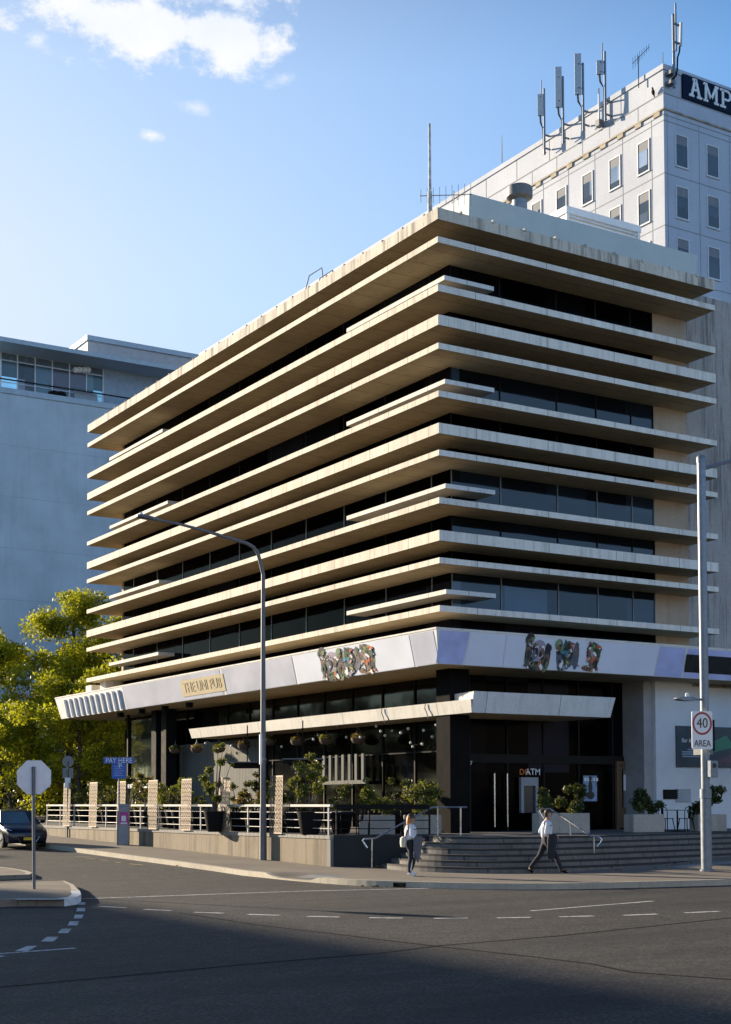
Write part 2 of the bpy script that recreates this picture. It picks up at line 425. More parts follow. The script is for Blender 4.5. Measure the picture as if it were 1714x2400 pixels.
cd = ray(395, 70); cd /= np.linalg.norm(cd)
e1 = np.cross(cd, [0, 0, 1.]); e1 /= np.linalg.norm(e1); e2 = np.cross(e1, cd)
uu, vv, ww = wdot(tuple(e1)), wdot(tuple(e2)), wdot(tuple(cd))
cloudsum = None
nz = W.noise(30, 9, .68, vec=D, stretch=(1, 1, 1.5)); nz2 = W.noise(11, 5, .6, vec=D)
def cloud(px, py, wx, wy, tilt=0, gain=1., bias=0.):
    d = ray(px, py); d /= np.linalg.norm(d); u0, v0 = d@e1, d@e2
    a = W.math('SUBTRACT', uu, float(u0)); b = W.math('SUBTRACT', vv, float(v0))
    b = W.math('MULTIPLY_ADD', a, tilt, b)
    a = W.math('DIVIDE', a, wx/F); b = W.math('DIVIDE', b, wy/F)
    r2 = W.math('SQRT', W.math('ADD', W.math('MULTIPLY', a, a), W.math('MULTIPLY', b, b)))
    q = W.math('SUBTRACT', 1., r2)                          # 1 at the centre, 0 at the rim
    q = W.math('MULTIPLY_ADD', W.math('SUBTRACT', nz, .5), 2.6, q)
    q = W.math('MULTIPLY_ADD', W.math('SUBTRACT', nz2, .5), 1.6, q)
    q = W.math('MULTIPLY_ADD', q, gain*1.15, bias)
    s = W.node('ShaderNodeMapRange', interpolation_type='SMOOTHSTEP'); W.link(q, s.inputs[0])
    s.inputs[1].default_value = .05; s.inputs[2].default_value = .75
    return W.math('MULTIPLY', s.outputs[0], W.math('GREATER_THAN', ww, 0.))
for args in ((300, 60, 180, 68, 0, 1, .30), (525, 90, 120, 60, .1, 1, .30), (440, -40, 220, 70, 0, 1, .1), (92, 95, 44, 32, 0, .7), (350, 316, 40, 16, .1, .55), (665, 185, 50, 30, -.4, .45), (450, 250, 50, 22, .2, .35)):
    c = cloud(*args); cloudsum = c if cloudsum is None else W.math('MAXIMUM', cloudsum, c)
cl_col = W.mix(W.ramp(nz2, [(.35, 0), (.65, 1)]), (6.9, 7.3, 8.0), (8.4, 8.2, 8.0))
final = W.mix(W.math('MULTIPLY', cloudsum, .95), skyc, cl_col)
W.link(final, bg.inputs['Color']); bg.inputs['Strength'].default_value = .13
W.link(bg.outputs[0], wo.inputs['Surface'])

sd = np.array([-math.sin(R(SUN_AZ))*math.cos(R(SUN_EL)), math.cos(R(SUN_AZ))*math.cos(R(SUN_EL)), math.sin(R(SUN_EL))])
sun = bpy.data.lights.new('sun', 'SUN'); sun.energy = 12.0; sun.angle = R(.8); sun.color = (1, .83, .61)
so = bpy.data.objects.new('sun', sun); COL.objects.link(so); so.location = (-40, 60, 60)
so.rotation_euler = Vector(sd).to_track_quat('Z', 'Y').to_euler()

cam = bpy.data.cameras.new('camera'); co = bpy.data.objects.new('camera', cam); COL.objects.link(co)
cam.sensor_fit = 'HORIZONTAL'; cam.sensor_width = 36; cam.lens = 36*F/1714; cam.shift_x = 0
cam.shift_y = (PPY-1200)/1714; cam.clip_end = 3000; cam.clip_start = .1
mw = Matrix.Identity(4)
for i in range(3): mw[i][0] = RT[i]; mw[i][1] = UP[i]; mw[i][2] = -FW[i]; mw[i][3] = CAM[i]
co.matrix_world = mw; S.camera = co
S.view_settings.view_transform = 'Standard'; S.view_settings.look = 'None'; S.view_settings.exposure = 0; S.view_settings.gamma = 1
S.cycles.use_denoising = True; S.cycles.max_bounces = 8; S.cycles.diffuse_bounces = 4; S.cycles.glossy_bounces = 3
S.cycles.transmission_bounces = 4; S.cycles.transparent_max_bounces = 6; S.cycles.caustics_reflective = False; S.cycles.caustics_refractive = False
S.cycles.sample_clamp_indirect = 6


# ------------------------------------------------------------------ ground, road, pavement
def sheet(loop, spacing, zf, extra=()):
    loop = [Vector((p[0], p[1])) for p in loop]; n = len(loop)
    xs = [p.x for p in loop]; ys = [p.y for p in loop]
    pts = list(loop)
    def inside(x, y):
        c = False; j = n-1
        for i in range(n):
            if (loop[i].y > y) != (loop[j].y > y) and x < (loop[j].x-loop[i].x)*(y-loop[i].y)/(loop[j].y-loop[i].y)+loop[i].x: c = not c
            j = i
        return c
    for (x0, x1, y0, y1, s) in spacing:
        x = x0
        while x <= x1:
            y = y0
            while y <= y1:
                if inside(x, y): pts.append(Vector((x, y)))
                y += s
            x += s
    r = delaunay_2d_cdt(pts, [(i, (i+1) % n) for i in range(n)], [], 1, 1e-4)
    m = MB(); m.add([(p.x, p.y, zf(p.x, p.y)) for p in r[0]], [tuple(f) for f in r[2]]); return m
g = MB()
xs = [-700, -120, -30, -20, -12, -6, 0, 12, 60, 700]; ys = [-500, -120, -45, -30, -20, -12, -6, 0, 10, 20, 40, 80, 700]
g.add([(x, y, road_z(x, y)) for y in ys for x in xs], [(j*len(xs)+i, j*len(xs)+i+1, (j+1)*len(xs)+i+1, (j+1)*len(xs)+i) for j in range(len(ys)-1) for i in range(len(xs)-1)])
road = tag(g.build('road', M['asphalt']), kind='structure')

def catmull(P, sub=6):
    P = [np.array(p, float) for p in P]; out = []
    for i in range(len(P)-1):
        a = P[max(i-1, 0)]; b = P[i]; c = P[i+1]; d = P[min(i+2, len(P)-1)]
        for k in range(sub):
            t = k/sub
            out.append(.5*((2*b)+(-a+c)*t+(2*a-5*b+4*c-d)*t*t+(-a+3*b-3*c+d)*t**3))
    out.append(P[-1]); return out
kerb_line = [np.array(p, float) for p in [(-7.05, 110), (-7.05, 60), (-7.05, 30), (-7.05, 14)]]+catmull([(-7.05, 8), (-7.05, 3), (-7.2, -1), (-7.3, -3.8), (-7.05, -6.3), (-6.3, -8.0), (-5.2, -9.5), (-4, -10.4), (-2.4, -10.95), (0, -11.45), (4, -11.95), (10, -12.2)], 6)+[np.array((40., -12.4)), np.array((120., -12.4))]
def offset(L, d):
    out = []
    for i, p in enumerate(L):
        t = L[min(i+1, len(L)-1)]-L[max(i-1, 0)]; t = t/np.linalg.norm(t); out.append(p+d*np.array([-t[1], t[0]]))
    return out
kin = offset(kerb_line, .16)
km = MB()
for a, b, c, d in zip(kerb_line[:-1], kerb_line[1:], kin[:-1], kin[1:]):
    za, zb, zc, zd = (pav_z(*p)+.004 for p in (a, b, c, d))
    la, lb = road_z(*a)-.05, road_z(*b)-.05
    km.add([(*a, la), (*b, lb), (*b, zb), (*a, za), (*c, zc), (*d, zd)], [(0, 1, 2, 3), (3, 2, 5, 4)])
M['kerb'] = concrete('kerb concrete', (.40, .36, .29), .7, 0, None, .2, .5)
tag(km.build('kerb', M['kerb']), kind='structure')
loop = [tuple(p) for p in offset(kerb_line, .14)]+[(120, 20), (0, 20), (0, 110)]
pm = sheet(loop, [(-8, 16, -12, 6, 1.), (-8, -4, -6, 0, .4), (-8, 0, 6, 80, 4.)], pav_z)
tag(pm.build('pavement', M['paving'], smooth=True), kind='structure')
# kerb gutter inlet and tactile paving
inl = MB(); a, b = at(886, 2075, 'z', .03), at(950, 2078, 'z', .03)
d = (b-a)/np.linalg.norm(b-a); nrm = np.array([d[1], -d[0], 0])
inl.obox(a+nrm*.05-[0, 0, .02], d*np.linalg.norm(b-a), -nrm*.18, [0, 0, .11])
tag(inl.build('drain_inlet', M['void']), 'dark kerb drain inlet with dry leaves at the street corner', 'drain')
M['tactile'] = concrete('tactile paver concrete', (.27, .27, .27), .3, .3, 'X', .1, .3)
def tactile(name, p0, ax, ay, n1, n2, label):
    t = MB()
    p0, ax, ay = (np.array(v, float) for v in (p0, ax, ay))
    q = [p0, p0+ax, p0+ax+ay, p0+ay]
    t.add([(x, y, pav_z(x, y)+.006) for x, y in q], [(0, 1, 2, 3)])
    for i in range(n1):
        for j in range(n2):
            c = p0+ax*(i+.5)/n1+ay*(j+.5)/n2; z = pav_z(*c)+.006
            t.add([(c[0]+.018*math.cos(k*math.pi/2), c[1]+.018*math.sin(k*math.pi/2), z) for k in range(4)]+[(c[0], c[1], z+.012)], [(0, 1, 4), (1, 2, 4), (2, 3, 4), (3, 0, 4)])
    return tag(t.build(name, M['tactile']), kind='structure')
tactile('tactile_paving', (-6.75, -4.1), (0, 1.7), (.75, 0), 26, 11, '')
tactile('tactile_paving', (3.2, -7.6), (7.5, .4), (0, .6), 70, 8, '')

# road markings: thin sheets 4 mm above the asphalt
def mark(px, name='lane_marking', mat='linepaint', dz=.004):
    m = MB(); m.add([(*at(x, y, 'z', 0)[:2],) for x, y in px and [] or []], [])
    return m
mk = []
def strip(p0, p1, w, name, mat='linepaint', dz=.004):
    a, b = np.array(p0[:2], float), np.array(p1[:2], float); d = (b-a)/np.linalg.norm(b-a); n = np.array([-d[1], d[0]])*w/2
    m = MB(); N = max(1, int(np.linalg.norm(b-a)/2))
    for k in range(N):
        q0 = a+(b-a)*k/N; q1 = a+(b-a)*(k+1)/N
        m.add([(*p, road_z(*p)+dz) for p in (q0-n, q1-n, q1+n, q0+n)], [(0, 1, 2, 3)])
    return tag(m.build(name, M[mat]), kind='structure')
def rg(x, y): return gat(x, y, road_z)
for a, b, w, nm in [((186, 2107.5), (700, 2089.5), .14, 'edge_line'), ((700, 2089.5), (1031, 2082), .13, 'edge_line'),
        ((1245, 2135.5), (1531, 2112.5), .11, 'lane_line'), ((-40, 2239), (175, 2223), .12, 'lane_line'), ((11, 2119.5), (80, 2115.5), .12, 'lane_line'), ((142, 2117.5), (184, 2120), .10, 'lane_line')]:
    strip(rg(*a), rg(*b), w, nm)
for a, b in [((235, 2125), (295, 2128)), ((338, 2132), (401, 2135)), ((455, 2138.6), (524, 2141)), ((582, 2143.6), (656, 2146)), ((720.7, 2148.2), (796, 2150)),
        ((866, 2151.5), (944, 2152.6)), ((1017, 2153), (1097, 2152.4)), ((1164, 2152), (1244, 2150.7)), ((1311.7, 2149.4), (1392, 2147.5)), ((1462, 2146), (1541.6, 2143)), ((1607, 2140), (1686, 2136.5))]:
    strip(rg(*a), rg(*b), .15, 'dash_marking')
for x0b, x1b, yb, x0t, x1t, yt in [(423, 463, 328, 423, 465, 313), (415, 462, 364, 420, 463, 345), (400, 447, 402, 408, 455, 382), (368, 420, 440, 380, 432, 418), (314, 370, 482, 335, 390, 458), (222, 290, 528, 255, 320, 502), (80, 150, 580, 150, 203, 552), (-60, 5, 614, -10, 34, 605)]:
    q = [rg(x/2.32, 1980+y/2.32) for x, y in ((x0b, yb), (x1b, yb), (x1t, yt), (x0t, yt))]
    m = MB(); m.add([(p[0], p[1], p[2]+.004) for p in q], [(0, 1, 2, 3)]); tag(m.build('dash_marking', M['linepaint']), kind='structure')
for a, b in [((177, 2008), (210, 2009)), ((203, 2012), (223, 2013)), ((235, 2016), (252, 2017)), ((270, 2021), (283, 2022.5)), ((303, 2025), (335, 2028))]:
    strip(rg(*a), rg(*b), .10, 'parking_marking', 'yellowpaint')
for pts in ([(-60, 2320), (300, 2287), (600, 2259), (900, 2234), (1031, 2217), (1300, 2195), (1714, 2152), (1900, 2132)], [(420, 2140), (600, 2168), (794, 2191), (1009, 2217), (1246, 2243), (1387, 2260), (1478, 2279), (1760, 2300)]):
    for a, b in zip(pts[:-1], pts[1:]): strip(rg(*a), rg(*b), .07, 'asphalt_seam', 'seam', .003)

# median islands in the side street
def island(name, px, h, nose=None):
    q = [at(x, y, 'z', h)[:2] for x, y in px]
    m = MB(); m.prism([tuple(p) for p in q], -.05, h)
    o = m.build(name, [M['paving']]); return tag(o, kind='structure')
def isl(name, P, h=.15):
    m = MB(); m.prism(P, -.05, h); m.mi = 1
    n = len(P)
    # kerb rim butts round the slab, a touch higher
    c = np.mean(np.array(P), axis=0)
    inn = [tuple(np.array(p)+(c-np.array(p))/np.linalg.norm(c-np.array(p))*.18) for p in P]
    for i in range(n):
        j = (i+1) % n
        m.add([(*P[i], h+.005), (*P[j], h+.005), (*inn[j], h+.005), (*inn[i], h+.005)], [(0, 1, 2, 3)])
    return tag(m.build(name, [M['paving'], M['kerb']]), kind='structure')
I1 = [at(x, y, 'z', .15) for x, y in [(151, 2065), (172, 2074), (186, 2088), (190, 2097), (180, 2104), (150, 2108), (41, 2108)]]
isl('traffic_island', [(-22, I1[0][1]+.3)]+[tuple(p[:2]) for p in I1]+[(-22, I1[-1][1]-.1)])
I2 = [at(x, y, 'z', .15) for x, y in [(-10, 2031), (30, 2036), (62, 2041), (76, 2046), (70, 2050)]]
isl('traffic_island', [(-22, I2[0][1]+1)]+[tuple(p[:2]) for p in I2]+[(-22, I2[-1][1]-.3)])
wk = MB()
Q = [np.array(p[:2]) for p in I1[2:]]
for a, b in zip(Q[:-1], Q[1:]):
    d = (b-a)/np.linalg.norm(b-a); n = np.array([d[1], -d[0]]); 
    if n@(Q[0]-np.array([-22, -5.])) < 0 and n[1] > 0: n = -n
    a2, b2 = a-n*.2, b-n*.2; a1, b1 = a+n*.004, b+n*.004
    wk.add([(*a1, 0.), (*b1, 0.), (*b1, .159), (*a1, .159), (*a2, .159), (*b2, .159)], [(0, 1, 2, 3), (3, 2, 5, 4)])
tag(wk.build('island_kerb_paint', M['kerb_w']), kind='structure')

# terrace, retaining wall and curved entrance steps
TZ = 1.12
WALLX = -3.9
A0 = np.array([WALLX, .45]); A1 = np.array([-1.45, -1.45])
bot = catmull([(-2.62, -.56), (-3.25, -2.1), (-3.2, -3.9), (-2.4, -5.4), (-.8, -6.25), (1.7, -6.3), (4.5, -5.95), (8, -5.4), (14, -4.4), (22, -3)], 6)
top = catmull([(-1.45, -1.45), (-1.85, -2.45), (-1.65, -3.4), (-.95, -4.2), (.3, -4.6), (2.0, -4.55), (4.6, -4.25), (8, -3.75), (14, -2.8), (22, -1.5)], 6)
terr = [tuple(p) for p in top]+[(22, 40), (0, 48), (WALLX, 48), tuple(A0)]
tm = sheet(terr, [], lambda x, y: TZ); tag(tm.build('terrace_floor', M['tile']), kind='structure')
st = thing('entrance_steps', 'broad curved grey stone steps rising to the pub entrance', 'steps', (2, -5, 0))
NS = 6
for k in range(NS):
    o = MB()
    def lp(f): return [b+(t-b)*f for b, t in zip(bot, top)]
    zt = .15+(TZ-.15)*(k+1)/NS-(.0 if k < NS-1 else .003); L0, L1 = lp(k/(NS-1)), lp(min(1.12, (k+1)/(NS-1)) if k < NS-1 else 1.05)
    for a, b, c, d in zip(L0[:-1], L0[1:], L1[:-1], L1[1:]):
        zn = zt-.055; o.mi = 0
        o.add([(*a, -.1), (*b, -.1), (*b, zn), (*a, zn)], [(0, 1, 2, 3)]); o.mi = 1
        o.add([(*a, zn), (*b, zn), (*b, zt), (*a, zt), (*c, zt), (*d, zt)], [(0, 1, 2, 3), (3, 2, 5, 4)])  # dark strip along each riser top paints in the shade at the nosing
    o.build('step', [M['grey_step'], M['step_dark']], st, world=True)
rw = thing('retaining_wall', 'low sunlit concrete retaining wall along the side street pavement', 'wall', (WALLX, 24, 0))
m = MB(); m.box(WALLX, .45, -.2, WALLX+.25, 48, TZ-.10); m.build('wall', M['retain'], rw, world=True)
M['coping'] = concrete('tiled coping', (.26, .25, .23), .4, .3, 'Y', .1, .3)
m = MB(); m.box(WALLX-.03, .40, TZ-.10, WALLX+.5, 48, TZ+.006); m.build('coping', M['coping'], rw, world=True)
m = MB(); m.box(WALLX-.012, .40, -.2, WALLX+.3, .62, TZ-.102); m.build('end_pier', paint('grey pier', (.16, .155, .15), .8), rw, world=True)
bw = MB(); d = (A1-A0)/np.linalg.norm(A1-A0); n = np.array([-d[1], d[0]])
bw.obox((*(A0+d*.12), -.1), (*((A1-A0)-d*.12), 0), (*(n*.2), 0), (0, 0, TZ+.02+.1))
tag(bw.build('black_wall', M['black_wall']), 'black rendered wall closing the terrace beside the curved steps', 'wall')

# ------------------------------------------------------------------ the office building with its stacked slabs
LX, LY = 12.66, 31.87
FT, FBz = 7.72, 6.63
ob = thing('office_building', 'concrete office block with stacked overhanging slabs on the street corner', 'building', (0, 0, 0))
ZT = [21.76, 20.79, 19.19, 18.18, 17.24, 15.65, 14.58, 13.69, 12.12, 11.04, 10.14, 8.57]
TH = [.39, .20, .23, .345, .20, .20, .345, .19, .20, .345, .19, .20]
GX = 1.46; GY0, GY1 = 1.46, 30.7; CX1 = 10.83
def slab_mb(x0, y0, x1, y1, z0, z1):
    m = MB(); m.box(x0, y0, z0, x1, y1, z1)
    # faces order: bottom, top, -y, +x, +y, -x
    for i, k in enumerate((1, 3, 2, 0, 0, 0)): m.m[i] = k
    return m
for i, (z, t) in enumerate(zip(ZT, TH)):
    e = M['parapet'] if i == 0 else M['slab']
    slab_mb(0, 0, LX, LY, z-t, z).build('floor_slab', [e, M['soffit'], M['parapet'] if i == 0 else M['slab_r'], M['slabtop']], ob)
# parapet hooks along the roof edge
m = MB()
for k in range(24):
    m = MB(); m.box(-.015, .8+k*1.3, 21.76, .10, .85+k*1.3, 21.82); m.build('roof_clip', M['parapet'], ob)
for k in range(9):
    m = MB(); m.box(.9+k*1.35, -.04, 21.70, .98+k*1.35, .12, 21.81); m.build('roof_clip', M['parapet'], ob)
# solid core, tan end walls
m = MB(); m.box(GX+.25, GY0+.25, FBz+.2, 12.5, GY1-.02, 21.5); m.build('core', M['void'], ob)
m = MB(); m.box(3.4, 3.4, TZ, 12.5, GY1-.02, FBz+.19); m.build('core', M['void'], ob)
m = MB(); m.box(CX1, GY0-.02, 6.6, 12.52, GY0+.24, 21.37); m.build('end_wall', M['tan'], ob)
m = MB(); m.box(GX-.01, GY1-.25, 6.6, 6, GY1, 21.37); m.build('end_wall', M['tan'], ob)
# ribbon windows between the slabs
for i in range(11):
    z0, z1 = ZT[i+1], ZT[i]-TH[i]
    if i == 10: pass
    m = MB(); m.box(GX, GY0, z0, GX+.03, GY1-.25, z1); m.box(GX+.031, GY0, z0, CX1, GY0+.03, z1)
    m.m[6:] = [1]*6; m.mi = 2
    gy = GY0+1.05
    while gy < GY1-.4: m.box(GX-.03, gy, z0, GX-.001, gy+.05, z1); gy += 2.95
    gx = GX+.03; k = 0
    while gx < CX1: m.box(gx, GY0-.03, z0, gx+.04, GY0-.001, z1); gx += [2.1, 2.55, 1.85, 1.7, 1.7][k % 5]; k += 1
    m.box(CX1-.05, GY0-.035, z0, CX1-.005, GY0-.001, z1)
    m.build('ribbon_window', [M['glass'], M['glass_blue'] if i in (4, 7, 8, 10) else M['glass'], M['alu_dark'] if i not in (7, 10) else paint('grey frame', (.16, .17, .18), .5, .3)], ob)
m = MB(); m.box(GX, GY0, 7.6, GX+.03, GY1-.25, ZT[11]-.2); m.box(GX+.031, GY0, 7.6, CX1, GY0+.03, ZT[11]-.2); m.build('ribbon_window', M['glass'], ob)
# small sun shades: L-shaped at the corner, short ones at the far end
SHC = [((1042.9, 644.5), (1158, 673), (812.6, 775.7)), ((1043.9, 887.6), (1159, 907.6), (812.6, 992)), ((1045.4, 1132.7), (1161, 1147.7), (812.6, 1211.6)), ((1046.4, 1380.8), (1162.7, 1391.9), (812.6, 1438.5))]
SX, SY = .62, .52
for c, r_, l_ in SHC:
    zt = (at(*c, 'x', SX)[2]+at(*c, 'y', SY)[2])/2
    xr = at(*r_, 'y', SY)[0]; yl = at(*l_, 'x', SX)[1]
    m = MB(); m.box(SX, SY, zt-.15, GX-.002, yl, zt); m.box(GX-.0019, SY, zt-.15, xr, GY0-.002, zt)
    for q in (0, 6): m.m[q] = 1
    for q in (2, 8): m.m[q] = 2
    m.build('sun_shade', [M['canopy'], M['canopy'], M['canopy_r']], ob)
for l_, r_ in [((256.5, 1073), (381, 1010)), ((257, 1233), (393, 1183)), ((256, 1397), (372, 1357)), ((255.5, 1554), (371, 1531))]:
    yl = at(*l_, 'x', SX)[1]; yr = at(*r_, 'x', SX)[1]; zt = at(*l_, 'x', SX)[2]
    m = MB(); m.box(SX, yr, zt-.15, GX-.002, yl, zt); m.build('sun_shade', [M['canopy']], ob)
# stub columns under the lowest slab at the far end
for y in (30.9, 32.9):
    m = MB(); m.box(.5, y-.45, 7.6, 1.3, y+.35, ZT[11]-.2 if y < 31.5 else 8.3); m.build('stub_column', M['canopy'], ob)

# --- main fascia: leaning clad band over the ground floor
FT, FBz = 7.72, 6.63
OT, OB = -.45, -.20
FY1, FX1 = 35.3, 15.5
def FL(y, t, off=0.):     # left face, t from top (0) to bottom (1)
    n = np.array([-.975, 0, -.22]); return np.array([OT+(OB-OT)*t, y, FT+(FBz-FT)*t])+n*off
def FR(x, t, off=0.):
    n = np.array([0, -.975, -.22]); return np.array([x, OT+(OB-OT)*t, FT+(FBz-FT)*t])+n*off
fa = MB()
fa.add([(OT, OT, FT), (OT, FY1, FT), (OB, FY1-.3, FBz), (OB, OB, FBz)], [(0, 1, 2, 3)])
fa.add([(OT, OT, FT), (FX1, OT, FT), (FX1, OB, FBz), (OB, OB, FBz)], [(0, 3, 2, 1)])
fa.add([(OT, FY1, FT), (1.6, FY1, FT), (1.6, FY1-.3, FBz), (OB, FY1-.3, FBz)], [(0, 1, 2, 3)])
fas = fa.build('fascia', M['offwhite'], ob)
m = MB(); m.box(OT-.02, OT-.02, FT+.001, GX+.4, FY1, FT+.06); m.box(GX+.401, OT-.02, FT+.001, FX1, GY0+.3, FT+.06); m.build('roof_edge', M['canopy'], fas)
m = MB(); m.box(OB, OB, FBz+.002, GX+2.6, FY1-.3, FBz+.05); m.box(GX+2.601, OB, FBz+.002, FX1, GY0+2.6, FBz+.05); m.build('fascia_soffit', M['soffit'], fas)
def yl(px, t=.5):
    py = 1600
    return at(px, 1600, 'x', OT+(OB-OT)*t)[1]
def xr_(px): return at(px, 1560, 'y', (OT+OB)/2)[0]
def panelL(pa, pb, mat, name, t0=.03, t1=.985, off=.012, lean=0.):
    y0, y1 = yl(pa), yl(pb)
    m = MB(); m.add([FL(y0+lean, t0, off), FL(y1+lean, t0, off), FL(y1-lean, t1, off), FL(y0-lean, t1, off)], [(0, 1, 2, 3)])
    m.add([FL(y0+lean, t0, 0.002), FL(y0-lean, t1, 0.002), FL(y0-lean, t1, off), FL(y0+lean, t0, off)], [(0, 1, 2, 3)])
    return m.build(name, mat, fas)
def panelR(pa, pb, mat, name, t0=.03, t1=.985, off=.012, lean0=0., lean1=0.):
    x0, x1 = xr_(pa), xr_(pb)
    m = MB(); m.add([FR(x0+lean0, t0, off), FR(x1+lean1, t0, off), FR(x1-lean1, t1, off), FR(x0-lean0, t1, off)], [(0, 1, 2, 3)])
    return m.build(name, mat, fas)
panelL(690, 524, M['vinyl'], 'fascia_panel'); panelL(520, 292, M['vinyl'], 'fascia_panel')
panelL(966, 694, M['whitevinyl'], 'fascia_panel'); 
panelL(1023, 969, M['vinyl'], 'fascia_panel')
panelR(1027, 1093, M['purple'], 'fascia_panel', lean1=.07); panelR(1096, 1182, M['whitevinyl'], 'fascia_panel', lean0=.07); panelR(1184, 1538, M['whitevinyl'], 'fascia_panel', lean1=.05); panelR(1541, 1603, M['purple'], 'fascia_panel', lean0=.05)
panelR(1608, 1790, M['purple'], 'fascia_panel')
panelR(1606, 1760, M['led'], 'display_panel', .22, .80, .03)
# exposed battens at the far end, where the cladding is missing
m = MB(); n = 11; y0, y1 = yl(288), yl(150)
m.add([FL(y0, .12, .004), FL(y1, .12, .004), FL(y1, .96, .004), FL(y0, .96, .004)], [(0, 1, 2, 3)]); m.build('backing_board', paint('bare backing board', (.52, .52, .52), .7, var=.15), fas)
m = MB()
for k in range(n):
    y = y0+(y1-y0)*(k+.3)/n
    m.obox(FL(y, .12, .005), FL(y+.16, .12, .005)-FL(y, .12, .005), FL(y, .96, .005)-FL(y, .12, .005), FL(y, .12, .11)-FL(y, .12, .005))
for t in (): m.obox(FL(y0, t, .006), FL(y1, t, .006)-FL(y0, t, .006), FL(y0, t+.05, .006)-FL(y0, t, .006), FL(y0, t, .07)-FL(y0, t, .006))
m.build('batten', M['white'], fas)
# bleached name board with the ghost of removed letters
ya, yb = yl(527), yl(426)
m = MB(); m.add([FL(ya, .20, .03), FL(yb, .20, .03), FL(yb, .84, .03), FL(ya, .84, .03)], [(0, 1, 2, 3)])
m.add([FL(ya, .20, .013), FL(ya, .84, .013), FL(ya, .84, .03), FL(ya, .20, .03)], [(0, 1, 2, 3)])
nb = m.build('name_board', M['beige'], fas)
cen = (FL(ya, .52, .035)+FL(yb, .52, .035))/2
text_mb('THE UNI PUB', .62, cen, FL(ya, .5)-FL(yb, .5), FL(ya, 0)-FL(ya, 1), depth=.018, font_scale_x=1.02).build('ghost_lettering', M['beige_d'], fas)
# three collage figures on each printed panel: plain leaf, bird-wing and petal shapes
mcols = [paint('mural '+n, c, .4) for n, c in [('black', (.02, .022, .03)), ('forest', (.035, .08, .05)), ('slate', (.09, .115, .15)), ('ochre', (.60, .38, .05)), ('rust', (.55, .12, .05)), ('rose', (.58, .32, .30)), ('teal', (.06, .26, .42)), ('white', (.72, .72, .72)), ('brown', (.17, .10, .07)), ('green', (.15, .26, .10)), ('lilac', (.32, .28, .36))]]
MUR = {'U': [(10, [(0, .02, .34, .40, 0)]), (7, [(-.16, .12, .13, .24, .2), (.14, .05, .1, .2, -.2)]), (0, [(-.40, .45, .17, .16, 0), (-.42, .0, .14, .40, 0), (-.34, -.30, .18, .22, .4), (-.05, -.40, .34, .16, 0), (.26, -.30, .20, .26, -.3), (.38, .0, .13, .34, .1)]), (8, [(-.44, .05, .10, .36, .1), (.34, -.28, .16, .30, -.2), (.12, -.42, .3, .10, 0)])],
       'N': [(2, [(0, .02, .36, .43, 0)]), (5, [(.2, .18, .13, .2, 0)]), (7, [(-.12, .1, .08, .2, 0)]), (2, [(-.34, .05, .15, .42, .05), (-.2, -.35, .2, .16, 0), (.36, .0, .14, .44, .05), (.05, .05, .16, .42, .6)]), (0, [(-.42, .2, .12, .2, 0), (.0, .1, .14, .3, .6), (-.05, -.3, .2, .14, 0)])],
       'I': [(9, [(0, .05, .30, .40, 0)]), (4, [(-.14, .3, .16, .13, 0), (-.2, .05, .12, .2, .2)]), (1, [(0, .0, .2, .46, 0), (.0, .25, .34, .14, 0)]), (8, [(.02, -.1, .24, .2, 0), (-.1, -.36, .38, .1, 0)])]}
def mural(base, ex, ey, letter, seed, parent):
    rs = random.Random(seed); m = MB(); lift = 0; base = np.array(base)
    en = np.cross(ex, ey); en = en/np.linalg.norm(en)
    def petal(cx, cy, a, b, rot, ci, kind):
        nonlocal lift
        lift += .0006; pts = []; N = 12 if kind == 0 else 10
        for k in range(N):
            t = 2*math.pi*k/N; rr = 1. if kind == 0 else (1 if k % 2 == 0 else .55)
            x, y = a*rr*math.cos(t), b*rr*math.sin(t)
            if kind == 2: x *= abs(math.sin(t*.5))*1.2
            pts.append(np.array(base)+ex*(cx+x*math.cos(rot)-y*math.sin(rot))+ey*(cy+x*math.sin(rot)+y*math.cos(rot))+en*(.004+lift))
        m.mi = ci; m.poly(pts)
    blobs = []
    for ci, L in MUR[letter]:
        for cx, cy, a, b, rot in L: petal(cx, cy, a, b, rot, ci, 0); blobs.append((cx, cy, a, b))
    for k in range(26):            # broad dark plumage and leaves first
        cx, cy, a, b = rs.choice(blobs); t = rs.uniform(-.9, .9)
        petal(cx+a*rs.uniform(-.6, .6), max(-.36, min(.36, cy+b*t)), rs.uniform(.10, .17), rs.uniform(.05, .10), math.pi/2+rs.uniform(-.7, .7), rs.choice([0, 0, 1, 2, 8, 0, 9]), rs.choice([0, 2, 0]))
    for k in range(30):
        cx, cy, a, b = rs.choice(blobs)
        x, y = cx+a*rs.uniform(-.9, .9), cy+b*rs.uniform(-.9, .9)
        y = max(-.44, min(.45, y))
        s = rs.uniform(.05, .14); petal(x, y, s, s*rs.uniform(.3, .7), rs.uniform(0, 3.1), rs.choice([0, 0, 1, 1, 2, 2, 3, 4, 5, 6, 7, 9, 10, 8, 8, 7]), rs.choice([0, 1, 2, 2]))
    return m.build('mural_figure', mcols, parent)
for px, let, sd_ in ((1262, 'U', 1), (1330, 'N', 2), (1391, 'I', 3)):
    b = FR(xr_(px), .51, .014); mural(b, np.array([1.02, 0, 0]), (FR(0, 0)-FR(0, 1))*1.0, let, sd_, fas)
for px, let, sd_ in ((781, 'U', 1), (823, 'N', 2), (864, 'I', 3)):
    b = FL(yl(px), .52, .014); mural(b, np.array([0, -1.5, 0]), (FL(0, 0)-FL(0, 1))*1.0, let, sd_, fas)
